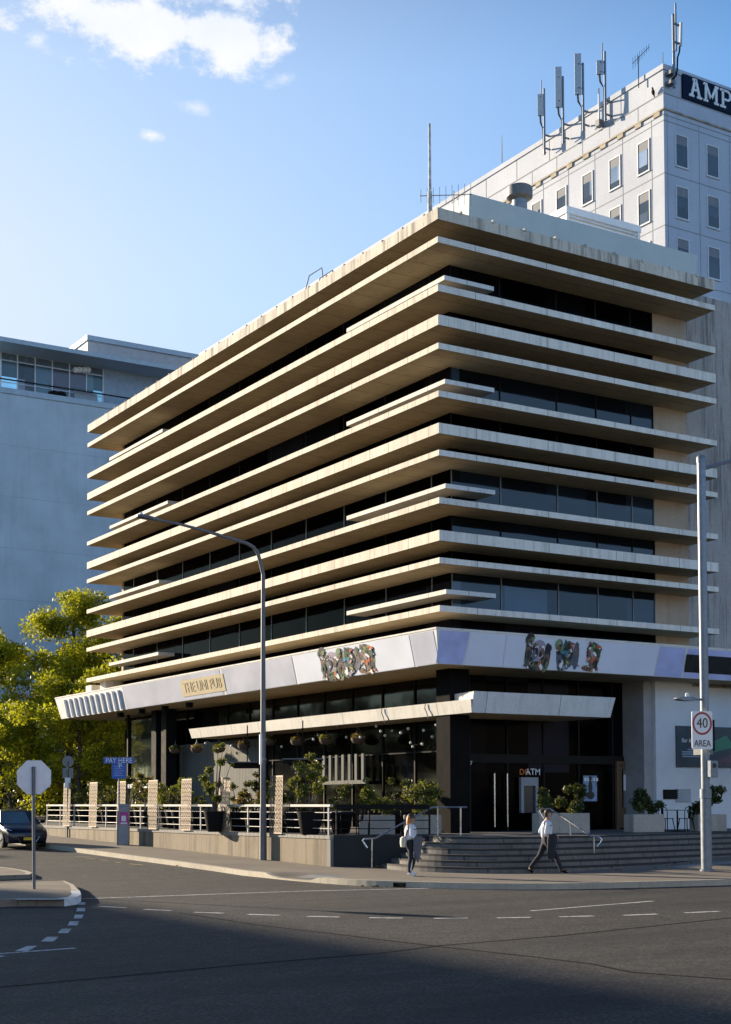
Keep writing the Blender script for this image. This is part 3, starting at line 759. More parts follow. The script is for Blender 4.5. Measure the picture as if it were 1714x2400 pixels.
# small black floodlights under the fascia soffit
for px, py in ((283, 1674), (333, 1666), (387, 1659), (444, 1651)):
    p = at(px, py, 'z', FBz-.08); q = MB(); q.box(p[0]-.12, p[1]-.14, FBz-.22, p[0]+.12, p[1]+.14, FBz+.001); q.build('soffit_light', M['black'], ob)

# --- lower entrance canopy
cz = 5.08
c0 = np.array([1.0, -.35]); cx1 = 6.95; cy1 = 21.3
def fz(px, py): return at(px, py, 'z', cz)
m = MB()
def cface(p, q, inx, iny, zb, zt): pass
b_, tl, tr_ = cz, cz+.43, cz+.69
i_ = .10
m.add([(c0[0]-i_, c0[1]-i_, tl), (c0[0]-i_, cy1, tl), (c0[0], cy1-.1, b_), (c0[0], c0[1], b_)], [(0, 1, 2, 3)])
m.add([(c0[0]-i_+.25, c0[1]-i_, tl-.0), (c0[0]-i_+.25, cy1, tl), (c0[0]-i_, cy1, tl), (c0[0]-i_, c0[1]-i_, tl)], [(0, 1, 2, 3)])
m.mi = 1
m.add([(c0[0]-.02, c0[1]-.15, tr_), (cx1+.12, c0[1]-.15, tr_), (cx1, c0[1], b_), (c0[0], c0[1], b_)], [(0, 3, 2, 1)])
m.add([(c0[0]-.02, c0[1]-.15, tr_), (cx1+.12, c0[1]-.15, tr_), (cx1+.12, c0[1]+.1, tr_), (c0[0]-.02, c0[1]+.1, tr_)], [(0, 1, 2, 3)])
m.mi = 0
m.add([(c0[0]-.02, c0[1]-.15, tr_), (c0[0], c0[1], b_), (c0[0]+.3, c0[1]+1.6, b_), (c0[0]+.3, c0[1]+1.6, tr_)], [(0, 1, 2, 3)])
m.add([(cx1+.12, c0[1]-.15, tr_), (cx1, c0[1], b_), (cx1, 3.5, b_), (cx1+.12, 3.5, tr_)], [(0, 1, 2, 3)])
m.add([(c0[0]-i_, cy1, tl), (c0[0], cy1-.1, b_), (4.0, cy1-.1, b_), (4.0, cy1, tl)], [(0, 1, 2, 3)])
m.mi = 2
m.add([(c0[0], c0[1], b_+.004), (cx1, c0[1], b_+.004), (cx1, 3.5, b_+.004), (c0[0], 3.5, b_+.004)], [(0, 1, 2, 3)])
m.add([(c0[0], 3.501, b_+.004), (4.0, 3.501, b_+.004), (4.0, cy1-.1, b_+.004), (c0[0], cy1-.1, b_+.004)], [(0, 1, 2, 3)])
cn = m.build('entrance_canopy', [M['canopy'], M['canopy_r'], M['soffit']], ob)
for px in (903, 1005): 
    m = MB()
    y = at(px, 1668, 'x', c0[0])[1]
    m.tube([(c0[0]-.14, y, tl), (c0[0]-.12, y+.06, tl-.15), (c0[0]-.1, y-.02, tl-.3), (c0[0]-.05, y-.05, b_-.08)], .018, 5)
    m.build('hanging_cable', M['galv_dull'], cn)

# --- ground floor: corner column, dark glazing, sunlit panel wall, doors
m = MB(); m.box(1.05, .95, TZ, 1.85, 1.75, FBz); m.build('corner_column', paint('dark stone column', (.007, .0065, .0065), .9, var=.3, spec=.08), ob)
GF = 2.6                                  # recessed ground floor line
m = MB(); m.box(GF, GF, TZ, GF+.03, 33, FBz); m.build('ground_glazing', M['glass_street'], ob)
m = MB(); m.box(GF+.031, GF, TZ, 10.9, GF+.03, FBz); m.build('ground_glazing', M['glass_dim'], ob)
m = MB()
for y in [GF+.5+2.2*k for k in range(14)]: m.box(GF-.05, y, TZ, GF-.001, y+.07, FBz-.02)
for z in (TZ+.02, 3.95): m.box(GF-.06, GF+.1, z, GF-.002, 33, z+.06)
for x in [GF+.4+1.65*k for k in range(5)]: m.box(x, GF-.05, TZ, x+.07, GF-.001, FBz-.02)
m.box(GF+.1, GF-.06, 3.55, 10.8, GF-.002, 3.85)
m.build('glazing_frame', M['alu_dark'], ob)
y0, y1 = at(606, 1800, 'x', GF-.25)[1], at(421, 1800, 'x', GF-.25)[1]
M['panelwall'] = concrete('pale ribbed wall panel', (.14, .14, .125), .3, .3, 'Y', .35, .2)
m = MB(); m.box(GF-.25, y0, TZ, GF-.01, y1, 4.95); m.build('panel_wall', M['panelwall'], ob)
for y in (y1+.2, at(398, 1800, 'x', 1.4)[1]):
    m = MB(); m.box(1.2, y, TZ, 1.75, y+.55, FBz); m.build('column', M['black'], ob)
# glazed bay at the far end reflecting the trees
y0, y1 = at(384, 1750, 'x', 1.6)[1], at(304, 1750, 'x', 1.6)[1]
m = MB(); m.box(1.6, y0, 3.1, 1.63, y1, FBz-.3); m.build('bay_glazing', glass_dark('bay glass', (.02, .025, .022), .02), ob)
m = MB(); m.box(1.5, y0, 2.9, 1.7, y1, 3.099); m.build('bay_sill', M['white'], ob)
m = MB(); m.box(1.5, y1, TZ, 1.62, y1+.12, FBz); m.build('bay_frame', M['alu_dark'], ob)
# timber slat screen beside the glazing (sunlit vertical boards)
p0, p1 = at(766, 1816, 'x', 1.9), at(858, 1860, 'x', 1.9)
m = MB()
for k in range(7):
    y = p1[1]+.1+(p0[1]-p1[1])*k/6; m.box(1.86, y, 3.0, 1.94, y+.17, 4.0)
m.box(1.84, p1[1]-.1, 2.86, 1.96, p0[1]+.25, 2.999); m.build('board_screen', M['panelwall'], ob)
# entrance: number, bank machine, doors with pale pull handles
dx = lambda px, y=GF-.1: at(px, 1850, 'y', y)[0]
for q in (1158, 1188):
    x = dx(q); quick(lambda m: m.tube([(x, GF-.14, TZ+.15), (x, GF-.14, TZ+2.05)], .03), 'door_pull', M['steel'], ob)
text_mb('17', .2, at(1102, 1789, 'y', GF-.12), (1, 0, 0), (0, 0, 1)).build('street_number', M['white'], ob)
a, b = at(1222, 1822, 'y', GF-.2), at(1263, 1905, 'y', GF-.2)
atm = thing('cash_machine', 'grey cash machine set in the dark entrance front under its lit letters', 'cash machine', ((a[0]+b[0])/2, GF-.2, TZ))
m = MB(); m.box(a[0], GF-.2, b[2], a[0]+.12, GF-.07, a[2]); m.box(b[0]-.12, GF-.2, b[2], b[0], GF-.07, a[2]); m.box(a[0]+.121, GF-.2, a[2]-.3, b[0]-.121, GF-.07, a[2]); m.build('surround', paint('grey plastic', (.22, .24, .27), .5), atm, world=True)
m = MB(); m.box(a[0]+.12, GF-.12, b[2], b[0]-.12, GF-.07, a[2]-.3); m.build('screen', M['led'], atm, world=True)
p = at(1229, 1810, 'y', GF-.03); text_mb('DC', .30, p, (1, 0, 0), (0, 0, 1)).build('lettering', M['orange'], atm, world=True)
p = at(1250, 1810, 'y', GF-.03); text_mb('ATM', .33, p, (1, 0, 0), (0, 0, 1)).build('lettering', M['white'], atm, world=True)
a, b = at(1368, 1818, 'y', GF-.15), at(1400, 1878, 'y', GF-.15)
ps = thing('poster', 'blue poster with a dark figure behind the pub window', 'poster', (a[0], GF-.15, b[2]))
m = MB(); m.box(a[0], GF-.15, b[2], b[0], GF-.12, a[2]); m.build('sheet', paint('blue poster', (.16, .26, .42), .4, var=.4, scale=4), ps, world=True)
m = MB(); c = (a+b)/2; m.sphere((c[0], GF-.155, c[2]+.05), (.1, .004, .25)); m.sphere((c[0], GF-.155, c[2]+.35), (.09, .004, .11)); m.sphere((c[0], GF-.155, c[2]-.25), (.2, .004, .15)); m.build('printed_figure', M['ink'], ps, world=True)
m = MB(); [m.box(c[0]-.28+.14*k, GF-.157, a[2]-.2, c[0]-.19+.14*k, GF-.1501, a[2]-.08) for k in range(5)]; m.build('faint_print', M['white'], ps, world=True)
xa, xb = dx(1451), dx(1513)
dr = thing('timber_doors', 'brown timber double doors with paper notices beside the white wall', 'door', ((xa+xb)/2, GF-.1, TZ))
for k in range(2):
    u0 = xa+(xb-xa)*k/2+.02; u1 = xa+(xb-xa)*(k+1)/2-.02
    m = MB(); m.box(u0, GF-.12, TZ+.05, u0+.13, GF-.03, TZ+2.4); m.box(u1-.13, GF-.12, TZ+.05, u1, GF-.03, TZ+2.4); m.box(u0+.131, GF-.12, TZ+.05, u1-.131, GF-.03, TZ+.8); m.box(u0+.131, GF-.12, TZ+2.25, u1-.131, GF-.03, TZ+2.4)
    d = m.build('door_leaf', M['ply'], dr, world=True)
    m = MB(); m.box(u0+.2, GF-.13, TZ+1.45, u1-.2, GF-.121, TZ+2.05); o = m.build('notice', M['white'], dr, world=True)
    m = MB(); m.tube([(u1-.07 if k == 0 else u0+.07, GF-.17, TZ+.95), (u1-.07 if k == 0 else u0+.07, GF-.17, TZ+1.3)], .022); m.build('handle', M['steel'], dr, world=True)
m = MB(); m.box(xa-.12, GF-.14, TZ, xa, GF-.02, TZ+2.55); m.box(xb, GF-.14, TZ, xb+.12, GF-.02, TZ+2.55); m.box(xa+.001, GF-.14, TZ+2.42, xb-.001, GF-.02, TZ+2.55); m.build('door_frame', M['ply'], dr, world=True)
m = MB(); m.box(dx(1509, 1.5), 1.45, TZ, dx(1539, 1.5), GF+.5, FBz); m.build('pilaster', paint('pale stone pilaster', (.30, .30, .31), .7), ob)
# roof: leaning plant screen, white louvred plant box, flue
ZR = 21.4
pa, pb, pc, pd = [at(900+x/1.995, y/1.995, 'y', yy) for x, y, yy in ((400, 907, 3.2), (378, 1000, 3.7), (1468, 1190, 3.2), (1440, 1275, 3.7))]
zt = (pa[2]+pc[2])/2
m = MB()
m.add([(pa[0], 3.2, zt), (pc[0], 3.2, zt), (pd[0], 3.7, ZR), (pb[0]+.1, 3.7, ZR)], [(0, 3, 2, 1)])
m.add([(pa[0], 3.2, zt), (pb[0]+.1, 3.7, ZR), (pb[0]+.1, 22, ZR), (pa[0], 22.5, zt)], [(0, 1, 2, 3)])
m.add([(pc[0], 3.2, zt), (pd[0], 3.7, ZR), (pd[0], 22, ZR), (pc[0], 22.5, zt)], [(0, 1, 2, 3)])
m.add([(pa[0], 3.2, zt), (pc[0], 3.2, zt), (pc[0], 3.5, zt), (pa[0], 3.5, zt)], [(0, 1, 2, 3)])
m.build('roof_screen', M['roofscreen'], ob)
a, b = at(900+850/1.995, 965/1.995, 'y', 8), at(900+1190/1.995, 1055/1.995, 'y', 8)
m = MB(); m.box(a[0], 8, 21.45, b[0], 14, a[2]-.3); pbx = m.build('plant_box', M['white'], ob)
m = MB()
for k in range(9): z = a[2]-.35-k*.22; m.obox((a[0]+.15, 7.999, z), (b[0]-a[0]-.3, 0, 0), (0, -.10, -.10), (0, 0, .03))
m.box(a[0]-.06, 7.88, a[2]-.299, b[0]+.06, 14.05, a[2]); m.box(a[0]-.02, 7.9, 21.5, a[0]+.12, 7.998, a[2]-.301); m.box(b[0]-.12, 7.9, 21.5, b[0]+.02, 7.998, a[2]-.301)
m.build('louvre', M['white'], pbx)
p = at(1218, 450, 'y', 6)
fl = thing('roof_flue', 'round steel flue with a capped top on the office roof', 'flue', (p[0], 6, ZR))
zc = at(1218, 439, 'y', 6)[2]
quick(lambda m: m.lathe([(.30, 0), (.30, zc-ZR-.45)], n=18), 'pipe', M['galv'], fl, smooth=True)
quick(lambda m: m.lathe([(.42, zc-ZR-.5), (.52, zc-ZR-.42), (.52, zc-ZR-.05), (.46, zc-ZR)], n=20), 'cap', M['galv_dull'], fl, smooth=True)
p = at(1008, 492, 'y', 2.2); zt = at(1008, 290, 'y', 2.2)[2]
ms = thing('roof_mast', 'tall weathered white mast on the office roof corner', 'mast', (p[0], 2.2, 21.4))
quick(lambda m: m.tube([(0, 0, 0), (0, 0, (zt-21.4)*.45)], .085, 10), 'lower_tube', paint('flaking white paint', (.50, .49, .47), .7, var=.55, scale=5), ms)
quick(lambda m: m.tube([(0, 0, (zt-21.4)*.45), (0, 0, zt-21.4)], [.06, .045], 10), 'upper_tube', paint('flaking white paint', (.5, .49, .47), .7), ms)
def yagi(name, label, base, h, d, n, L, el, mat='galv_dull', s=.014):
    t = thing(name, label, 'antenna', base); d = np.array(d, float); d /= np.linalg.norm(d); sidev = np.array([0, 0, 1.]) if el == 'v' else np.array([-d[1], d[0], 0])
    quick(lambda m: m.tube([(0, 0, 0), (0, 0, h)], s*1.4, 6), 'pole', M[mat], t)
    quick(lambda m: m.tube([np.array([0, 0, h-.15])-d*L*.35, np.array([0, 0, h-.15])+d*L*.65], s, 6), 'boom', M[mat], t)
    def els(m):
        for k in range(n):
            c = np.array([0, 0, h-.15])+d*L*(-.33+.96*k/(n-1)); w = .42-.2*k/n
            m.tube([c-sidev*w, c+sidev*w], s*.6, 5)
    quick(els, 'elements', M[mat], t); return t
p = at(1064, 488, 'y', 2.6)
yagi('television_antenna', 'dark television antenna on the office roof behind the tall mast', (p[0], 2.6, 21.4), at(1064, 460, 'y', 2.6)[2]-21.4+.2, (-.75, .3, -.08), 9, 1.9, 'v')
p = at(722, 672, 'x', 1.2)
lf = thing('roof_ladder_rail', 'thin steel ladder rail standing at the roof edge above the side street', 'rail', (1.2, p[1], 21.4))
zr = at(722, 648, 'x', 1.2)[2]-21.4
quick(lambda m: (m.tube([(-.2, .5, 0), (0, -.1, zr), (0, -1.1, zr), (.1, -1.3, 0)], .025, 6), m.tube([(.4, .5, 0), (.5, -.1, zr), (.5, -1.1, zr), (.6, -1.3, 0)], .025, 6)), 'hoops', M['galv'], lf)
m = MB(); p = at(972, 517, 'x', .7); m.box(.5, p[1]-.35, 21.77, .9, p[1]+.5, 22.1); m.box(.55, p[1]+.55, 21.77, .8, p[1]+.8, 22.0)
tag(m.build('roof_tarpaulin', paint('blue black cover', (.02, .05, .10), .6)), 'dark blue covered bundle lying on the roof edge left of the mast', 'bundle')

# ------------------------------------------------------------------ neighbouring buildings
nbg = thing('neighbour_building', 'plain stained grey concrete building joined to the right end of the office block', 'building', (20, 1.55, 0))
m = MB(); m.box(12.53, 1.55, 6.5, 40, 24, 21.8); m.build('wall', M['grey_wall'], nbg, world=True)
m = MB(); xw = at(1539, 1850, 'y', 1.3)[0]
m.box(xw, 1.3, TZ, 12.529, 4, FBz); m.box(12.5291, 1.3, .2, 40, 20, 6.499); m.build('white_front', M['white_wall'], nbg, world=True)
m = MB(); m.box(15.501, -.4, 6.63, 40, 1.54, 7.75); m.build('fascia', M['whitevinyl'], nbg, world=True)
a, b = at(1583, 1701, 'y', 1.3), at(1700, 1800, 'y', 1.3)
bb = thing('wall_banner', 'long dark menu banner with coloured food picture on the white wall', 'banner', (a[0], 1.3, b[2]))
m = MB(); m.box(a[0], 1.25, b[2], b[0]+3, 1.298, a[2]); m.build('sheet', paint('dark banner print', (.035, .045, .06), .5, var=.35, scale=2), bb, world=True)
cx = a[0]+.75
text_mb('Bar & Grill', .22, (cx, 1.245, a[2]-.55), (1, 0, 0), (0, 0, 1)).build('lettering', M['white'], bb, world=True)
for w, dz in ((.36, 1.08), (.95, 1.17), (.95, 1.25), (.9, 1.34)):
    m = MB(); m.box(cx-w/2, 1.243, a[2]-dz+.17, cx+w/2, 1.2499, a[2]-dz+.22); m.build('small_print', M['lb_paint'], bb, world=True)
m = MB(); m.add([(a[0]+1.65, 1.246, b[2]+.9), (a[0]+2.6, 1.246, b[2]+1.25), (a[0]+3.1, 1.246, b[2]+.8), (a[0]+1.7, 1.246, b[2]+.55)], [(0, 1, 2, 3)]); m.build('green_shape', paint('green print', (.05, .22, .12), .5), bb, world=True)
m = MB(); m.add([(a[0]+1.6, 1.246, b[2]+.08), (a[0]+4.6, 1.246, b[2]+.08), (a[0]+4.6, 1.246, b[2]+.55), (a[0]+2.6, 1.246, b[2]+.5)], [(0, 1, 2, 3)]); m.build('food_picture', paint('reddish print', (.10, .05, .07), .5, var=.6, scale=5), bb, world=True)
for (q, w, h, mt, nm, lb) in [((1572, 1862), .75, .36, 'alu_dark', 'wall_vent', 'small dark slatted vent low on the white wall'), ((1601, 1865), .75, .5, 'white', 'wall_plaque', 'pale square plaque low on the white wall')]:
    p = at(*q, 'y', 1.3); m = MB(); m.box(p[0]-w/2, 1.26, p[2]-h/2, p[0]+w/2, 1.299, p[2]+h/2)
    if nm == 'wall_vent':
        for k in range(4): m.box(p[0]-w/2+.03, 1.24, p[2]-h/2+.04+k*.08, p[0]+w/2-.03, 1.259, p[2]-h/2+.08+k*.08)
    else: m.box(p[0]-w/2+.05, 1.25, p[2]-h/2+.05, p[0]+w/2-.05, 1.2599, p[2]+h/2-.05)
    tag(m.build(nm, M[mt] if nm == 'wall_vent' else paint('grey plaque', (.30, .33, .37), .5)), lb, 'vent' if nm == 'wall_vent' else 'plaque')

# --- pale office tower behind, with its sign
TX, TY = 39.77, 30.76
tw = thing('office_tower', 'tall pale concrete office tower with punched windows rising behind the office block', 'building', (TX, TY, 0))
Hc = lambda yy: at(1554.5, yy/1.995, 'x', TX)[2]
z0, zl, zg0, zg1, zj = 51.4, Hc(435), Hc(512), Hc(528), Hc(562)
def towermat():
    m = NT('tower precast concrete'); p = m.sep()
    big = m.noise(.15, 5, .6); st = m.noise(.8, 6, .7, stretch=(2, 2, .25)); fine = m.noise(12, 3)
    c = m.mix(m.ramp(big, [(.35, 0), (.7, 1)]), (.40, .43, .50), (.49, .52, .59))
    c = m.mix(m.math('MULTIPLY', m.ramp(st, [(.52, 0), (.75, 1)]), .35), c, (.33, .31, .29))
    c = m.mix(.12, c, m.ramp(fine, [(.3, .2), (.7, .9)]), 'OVERLAY')
    return m.done(c, .75, 0, .25)
M['tower'] = towermat()
m = MB()
m.box(TX, TY, 0, TX+30, TY+75, zg0-.02); m.box(TX+.12, TY+.12, zg0-.019, TX+29, TY+74, zg1+.04) if 0 else None
m.box(TX-.05, TY-.05, zg0-.0195, TX+30, TY+75, zl-.05); m.box(TX+.05, TY+.05, zl-.049, TX+30, TY+75, z0-.36)
m.box(TX-.03, TY-.03, z0-.359, TX+30, TY+75, z0)
m.build('wall', M['tower'], tw, world=True)
M['joint'] = paint('dark panel joint', (.26, .26, .27), .9)
m = MB()
WP = 2.88; ST = 3.53
for k in range(26): m.box(TX-.012, TY+1.15+k*WP, 20, TX-.001, TY+1.19+k*WP, zg1) 
for k in range(10): m.box(TX+.32+.0+k*WP*1.0, TY-.012, 20, TX+.36+k*WP, TY-.001, zg1) if k else m.box(TX+.28, TY-.012, 20, TX+.32, TY-.001, zg1)
for k in range(8):
    z = zj-k*ST; z = Hc(810)-(k-1)*ST if k else zj
    m.box(TX-.0125, TY-.0125, z-.03, TX-.0005, TY+75, z+.03); m.box(TX-.0005, TY-.0125, z-.03, TX+30, TY-.0005, z+.03)
m.box(TX-.07, TY-.07, zl-.05, TX-.051, TY+75, zl+.03); m.box(TX-.051, TY-.07, zl-.05, TX+30, TY-.051, zl+.03)
for k in range(26): m.box(TX-.062, TY+2.4+k*WP, zg0+.1, TX-.0505, TY+2.43+k*WP, zl-.06)
for k in range(26): m.box(TX+.035, TY+4.2+k*3.9, zl+.05, TX+.0495, TY+4.23+k*3.9, z0-.37)
m.box(TX-.016, TY-.016, zg0-.36, TX-.0005, TY+75, zg0-.3); m.box(TX-.0005, TY-.016, zg0-.36, TX+30, TY-.0005, zg0-.3)
m.build('panel_joint', M['joint'], tw, world=True)
M['gutter'] = paint('ochre stained gutter', (.34, .29, .22), .8, var=.5, scale=1.2)
m = MB(); m.box(TX-.10, TY-.10, zg0-.02, TX-.051, TY+75, zg0+.10); m.box(TX-.051, TY-.10, zg0-.02, TX+30, TY-.051, zg0+.10)
for k in range(40): m.box(TX-.085, TY+.3+k*1.8, zg0-.30, TX-.001, TY+.9+k*1.8, zg0-.021)
m.build('gutter', M['gutter'], tw, world=True)
def window_mb():  # local: faces -y, origin at bottom centre
    f = MB(); w, h, t = .58, 2.22, .07
    f.box(-w, -.06, 0, -w+t, .0, h); f.box(w-t, -.06, 0, w, .0, h); f.box(-w+t+.001, -.06, 0, w-t-.001, 0, t); f.box(-w+t+.001, -.06, h-t, w-t-.001, 0, h)
    f.box(-w-.05, -.10, -.05, w+.05, -.001, -.002)
    p = MB(); p.box(-w+t+.001, -.025, t+.001, w-t-.001, -.003, h-t-.001)
    return f, p
f_, p_ = window_mb()
w0 = None
def put_window(x, y, z, rz):
    global w0
    if w0 is None:
        w0 = f_.build('window', paint('pale window frame', (.62, .62, .62), .5), tw)
        p_.build('pane', M['amp_glass'], w0)
        b = MB(); b.box(-.50, -.0262, 1.55, .50, -.0252, 2.14); b.build('blind', paint('blind', (.20, .21, .23), .8), w0); o = w0
    else: o = dup(w0, parent=tw)
    o.location = (x-TX, y-TY, z); o.rotation_euler = (0, 0, rz)
zr0 = 44.66
for k in range(7):
    z = zr0-k*ST
    for c in range(16 if k < 5 else 4): put_window(TX-.001, TY+1.95+c*WP, z, -math.pi/2) if z > 30 else None
    for c in range(6): put_window(TX+1.57+c*WP, TY-.001, z, 0)
# roof sign on the tower
a, b = at(900+1393/1.995, 345/1.995, 'y', TY), at(900+1393/1.995, 458/1.995, 'y', TY)
sg = thing('roof_sign', 'navy company sign with large white slab serif letters AMP on the tower parapet', 'sign', (a[0], TY, b[2]))
m = MB(); m.box(a[0], TY-.12, b[2], a[0]+9, TY+.04, a[2]); m.build('sign_face', M['navy'], sg, world=True)
def slab_letters():
    H = 1.0
    L = {'A': ([(0, 0, .38, .12), (.62, 0, 1.0, .12), (.28, .88, .62, 1.0), (.28, .34, .72, .46)], [((.19, .06), (.47, .94)), ((.81, .06), (.53, .94))], 1.0),
         'M': ([(0, 0, .36, .12), (.84, 0, 1.2, .12), (0, .88, .3, 1), (.9, .88, 1.2, 1), (.11, .1, .27, .9), (.93, .1, 1.09, .9)], [((.22, .92), (.6, .2)), ((.98, .92), (.6, .2))], 1.2),
         'P': ([(0, 0, .44, .12), (0, .88, .3, 1), (.14, .1, .30, .92), (.28, .88, .58, 1), (.28, .40, .58, .52)], [], .9)}
    return L
SLAB = slab_letters()
lx = a[0]+.50; lh = 1.30; lz = b[2]+.24; yy = TY-.2
for ch in 'AMP':
    bx, st_, w = SLAB[ch]; m = MB(); k = lh*.92
    for x0, q0, x1, q1 in bx: m.box(lx+x0*k, yy, lz+q0*lh, lx+x1*k, yy+.07, lz+q1*lh)
    for (x0, q0), (x1, q1) in st_:
        hw = .085*k; m.prism([(0, 0), (1, 0), (1, 1), (0, 1)], 0, 0) if 0 else m.add([(lx+x0*k-hw, yy-.002, lz+q0*lh), (lx+x0*k+hw, yy-.002, lz+q0*lh), (lx+x1*k+hw, yy-.002, lz+q1*lh), (lx+x1*k-hw, yy-.002, lz+q1*lh), (lx+x0*k-hw, yy+.071, lz+q0*lh), (lx+x0*k+hw, yy+.071, lz+q0*lh), (lx+x1*k+hw, yy+.071, lz+q1*lh), (lx+x1*k-hw, yy+.071, lz+q1*lh)], [(0,1,2,3),(4,7,6,5),(0,4,5,1),(2,6,7,3),(0,3,7,4),(1,5,6,2)])
    if ch == 'P':
        N = 10; c = (.58, .70)
        for i in range(N):
            t0, t1 = -math.pi/2+math.pi*i/N, -math.pi/2+math.pi*(i+1)/N
            q = [(c[0]+r*math.cos(t)*1.0, c[1]+r*1.0*math.sin(t)) for r, t in ((.30, t0), (.30, t1), (.17, t1), (.17, t0))]
            m.add([(lx+x*k, yy-.001, lz+z*lh) for x, z in q]+[(lx+x*k, yy+.07, lz+z*lh) for x, z in q], [(0,1,2,3),(7,6,5,4),(0,4,5,1),(2,6,7,3)])
    m.build('letter', M['white'], sg, world=True); lx += (w+.12)*k
m = MB()
for k, (dx_, dz_, ln) in enumerate([(0, 1.15, 1.5), (.18, .95, 1.5), (.0, .75, 1.3), (.25, .55, 1.2), (.1, .35, 1.2)]):
    x = lx+.05+dx_; z = lz+dz_*1.2-.05; m.add([(x, yy, z), (x+ln, yy, z+.5), (x+ln+.05, yy, z+.4), (x+.1, yy, z-.09)], [(0, 1, 2, 3)])
m.build('emblem_stroke', M['signblue'], sg, world=True)
# panel antennas clamped to the tower's side parapet
def panel_antenna(name, label, px, ytop_pole, ybot_pole, ppx, pw, ptop, pbot, off=-.55, ax='x', v=None, rod=None):
    base = at(px, ybot_pole, 'x', TX+off); zt = at(px, ytop_pole, 'x', TX+off)[2]
    t = thing(name, label, 'antenna', base, 0, 'panel antennas on the tower parapet')
    h = zt-base[2]
    quick(lambda m: m.tube([(0, 0, 0), (0, 0, h)], .085, 10), 'pole', M['galv'], t, smooth=True)
    for f in (.10, .30): quick(lambda m: m.box(.0, -.05, h*f-.05, -off, .05, h*f+.05), 'wall_bracket', M['galv_dull'], t)
    c = at(ppx, (ptop+pbot)/2, 'x', TX+off-.35); zt_, zb_ = at(ppx, ptop, 'x', TX+off-.35)[2], at(ppx, pbot, 'x', TX+off-.35)[2]
    c = c-base
    m = MB(); w = pw/1.995/32
    ux = np.array([.80, -.60, 0])*w; uy = np.array([.60, .80, 0])*.16
    m.obox((c[0]-ux[0]/2, c[1]-ux[1]/2, zb_-base[2]), ux, uy, (0, 0, zt_-zb_)); m.build('panel', paint('pale grey antenna', (.42, .47, .52), .6, var=.03, scale=.8), t)
    m = MB()
    for f in (.15, .85): z = zb_-base[2]+(zt_-zb_)*f; z = min(z, h-.1); m.tube([(0, 0, z), c+[0, 0, 0]+(0, 0, z-c[2])], .05, 6)
    m.build('bracket_arm', M['galv_dull'], t)
    m = MB()
    for k in range(3): m.tube([(c[0], c[1]+.06*k, zb_-base[2]), (c[0]*.9, c[1]*.9+.05*k, zb_-base[2]-.5), (-.05, .12, zb_-base[2]-.9), (-.02+.04*k, .11, .5), (.3, .2, .25)], .035, 5)
    m.build('cable', M['black'], t)
    if rod: q = at(rod[0], rod[1], 'x', TX+off)[2]-base[2]; pq = at(rod[0], rod[1], 'x', TX+off)-base; quick(lambda m: m.tube([(pq[0], pq[1], h*.75), (pq[0], pq[1], q)], .045, 6), 'rod', M['galv'], t)
    return t
Z1 = lambda x: 900+x/1.995
panel_antenna('panel_antenna', 'short panel antenna, leftmost and lowest on the tower parapet', Z1(752), 412/1.995, 722/1.995, Z1(733), 28, 438/1.995, 538/1.995, rod=(Z1(736), 375/1.995))
panel_antenna('panel_antenna', 'tall narrow panel antenna, second from the left on the tower parapet', Z1(840), 355/1.995, 672/1.995, Z1(817), 30, 310/1.995, 500/1.995)
panel_antenna('panel_antenna', 'tallest panel antenna in the middle of the tower parapet row', Z1(934), 292/1.995, 612/1.995, Z1(908), 30, 248/1.995, 440/1.995)
panel_antenna('panel_antenna', 'small square panel antenna with a rod, nearest the tower corner on the side wall', Z1(1037), 238/1.995, 565/1.995, Z1(1011), 30, 280/1.995, 345/1.995, rod=(Z1(1021), 200/1.995))
base = at(Z1(1358), 410/1.995, 'y', TY-.45)
t = thing('panel_antenna', 'antenna mast with slim panel and black cable left of the tower sign', 'antenna', base, 0, 'panel antennas on the tower parapet')
zz = lambda y: at(Z1(1358), y/1.995, 'y', TY-.45)[2]-base[2]
quick(lambda m: m.tube([(0, 0, 0), (0, 0, zz(68))], .10, 10), 'pole', M['galv'], t, smooth=True)
quick(lambda m: m.tube([(.22, 0, zz(235)), (.22, 0, zz(12))], .06, 8), 'rod', M['galv'], t)
quick(lambda m: m.obox((.50, -.1, zz(205)), (.17, 0, .0), (0, .16, 0), (.08, 0, zz(95)-zz(205))), 'panel', paint('pale grey antenna', (.42, .47, .52), .6, var=.03, scale=.8), t)
quick(lambda m: [m.box(-.05, -.06, zz(y)-.06, .5, .06, zz(y)+.06) for y in (110, 195)], 'bracket_arm', M['galv_dull'], t)
for y in (340, 385): quick(lambda m: m.box(-.35, -.08, zz(y)-.12, .1, .44, zz(y)+.12), 'wall_bracket', M['galv_dull'], t)
quick(lambda m: m.tube([(.52, -.05, zz(205)), (.45, -.08, zz(235)), (.2, -.15, zz(270)), (.15, -.15, zz(330)), (.0, -.2, zz(360)), (-.3, -.1, zz(378))], .06, 6), 'cable', M['black'], t, smooth=True)
p = at(Z1(1192), 410/1.995, 'x', TX-.2)
t = yagi('television_antenna', 'thin black television antenna on the tower side near its corner', p, at(Z1(1187), 272/1.995, 'x', TX-.2)[2]-p[2]+.15, (-.25, -1, .0), 8, 2.3, 'v', 'black', .022)
p = at(Z1(552), 757/1.995, 'x', TX+.6); q = at(Z1(552), 632/1.995, 'x', TX+.6)
tag(quick(lambda m: m.tube([p, q], [.05, .02], 6), 'lightning_rod', M['galv_dull']), 'thin rod standing alone on the far part of the tower roof', 'rod')
p = at(Z1(1305), 300/1.995, 'x', TX+.3); q = at(Z1(1305), 245/1.995, 'x', TX+.3)
tag(quick(lambda m: m.tube([p, q], [.035, .02], 6), 'lightning_rod', M['galv_dull']), 'short thin rod on the very corner of the tower roof', 'rod')
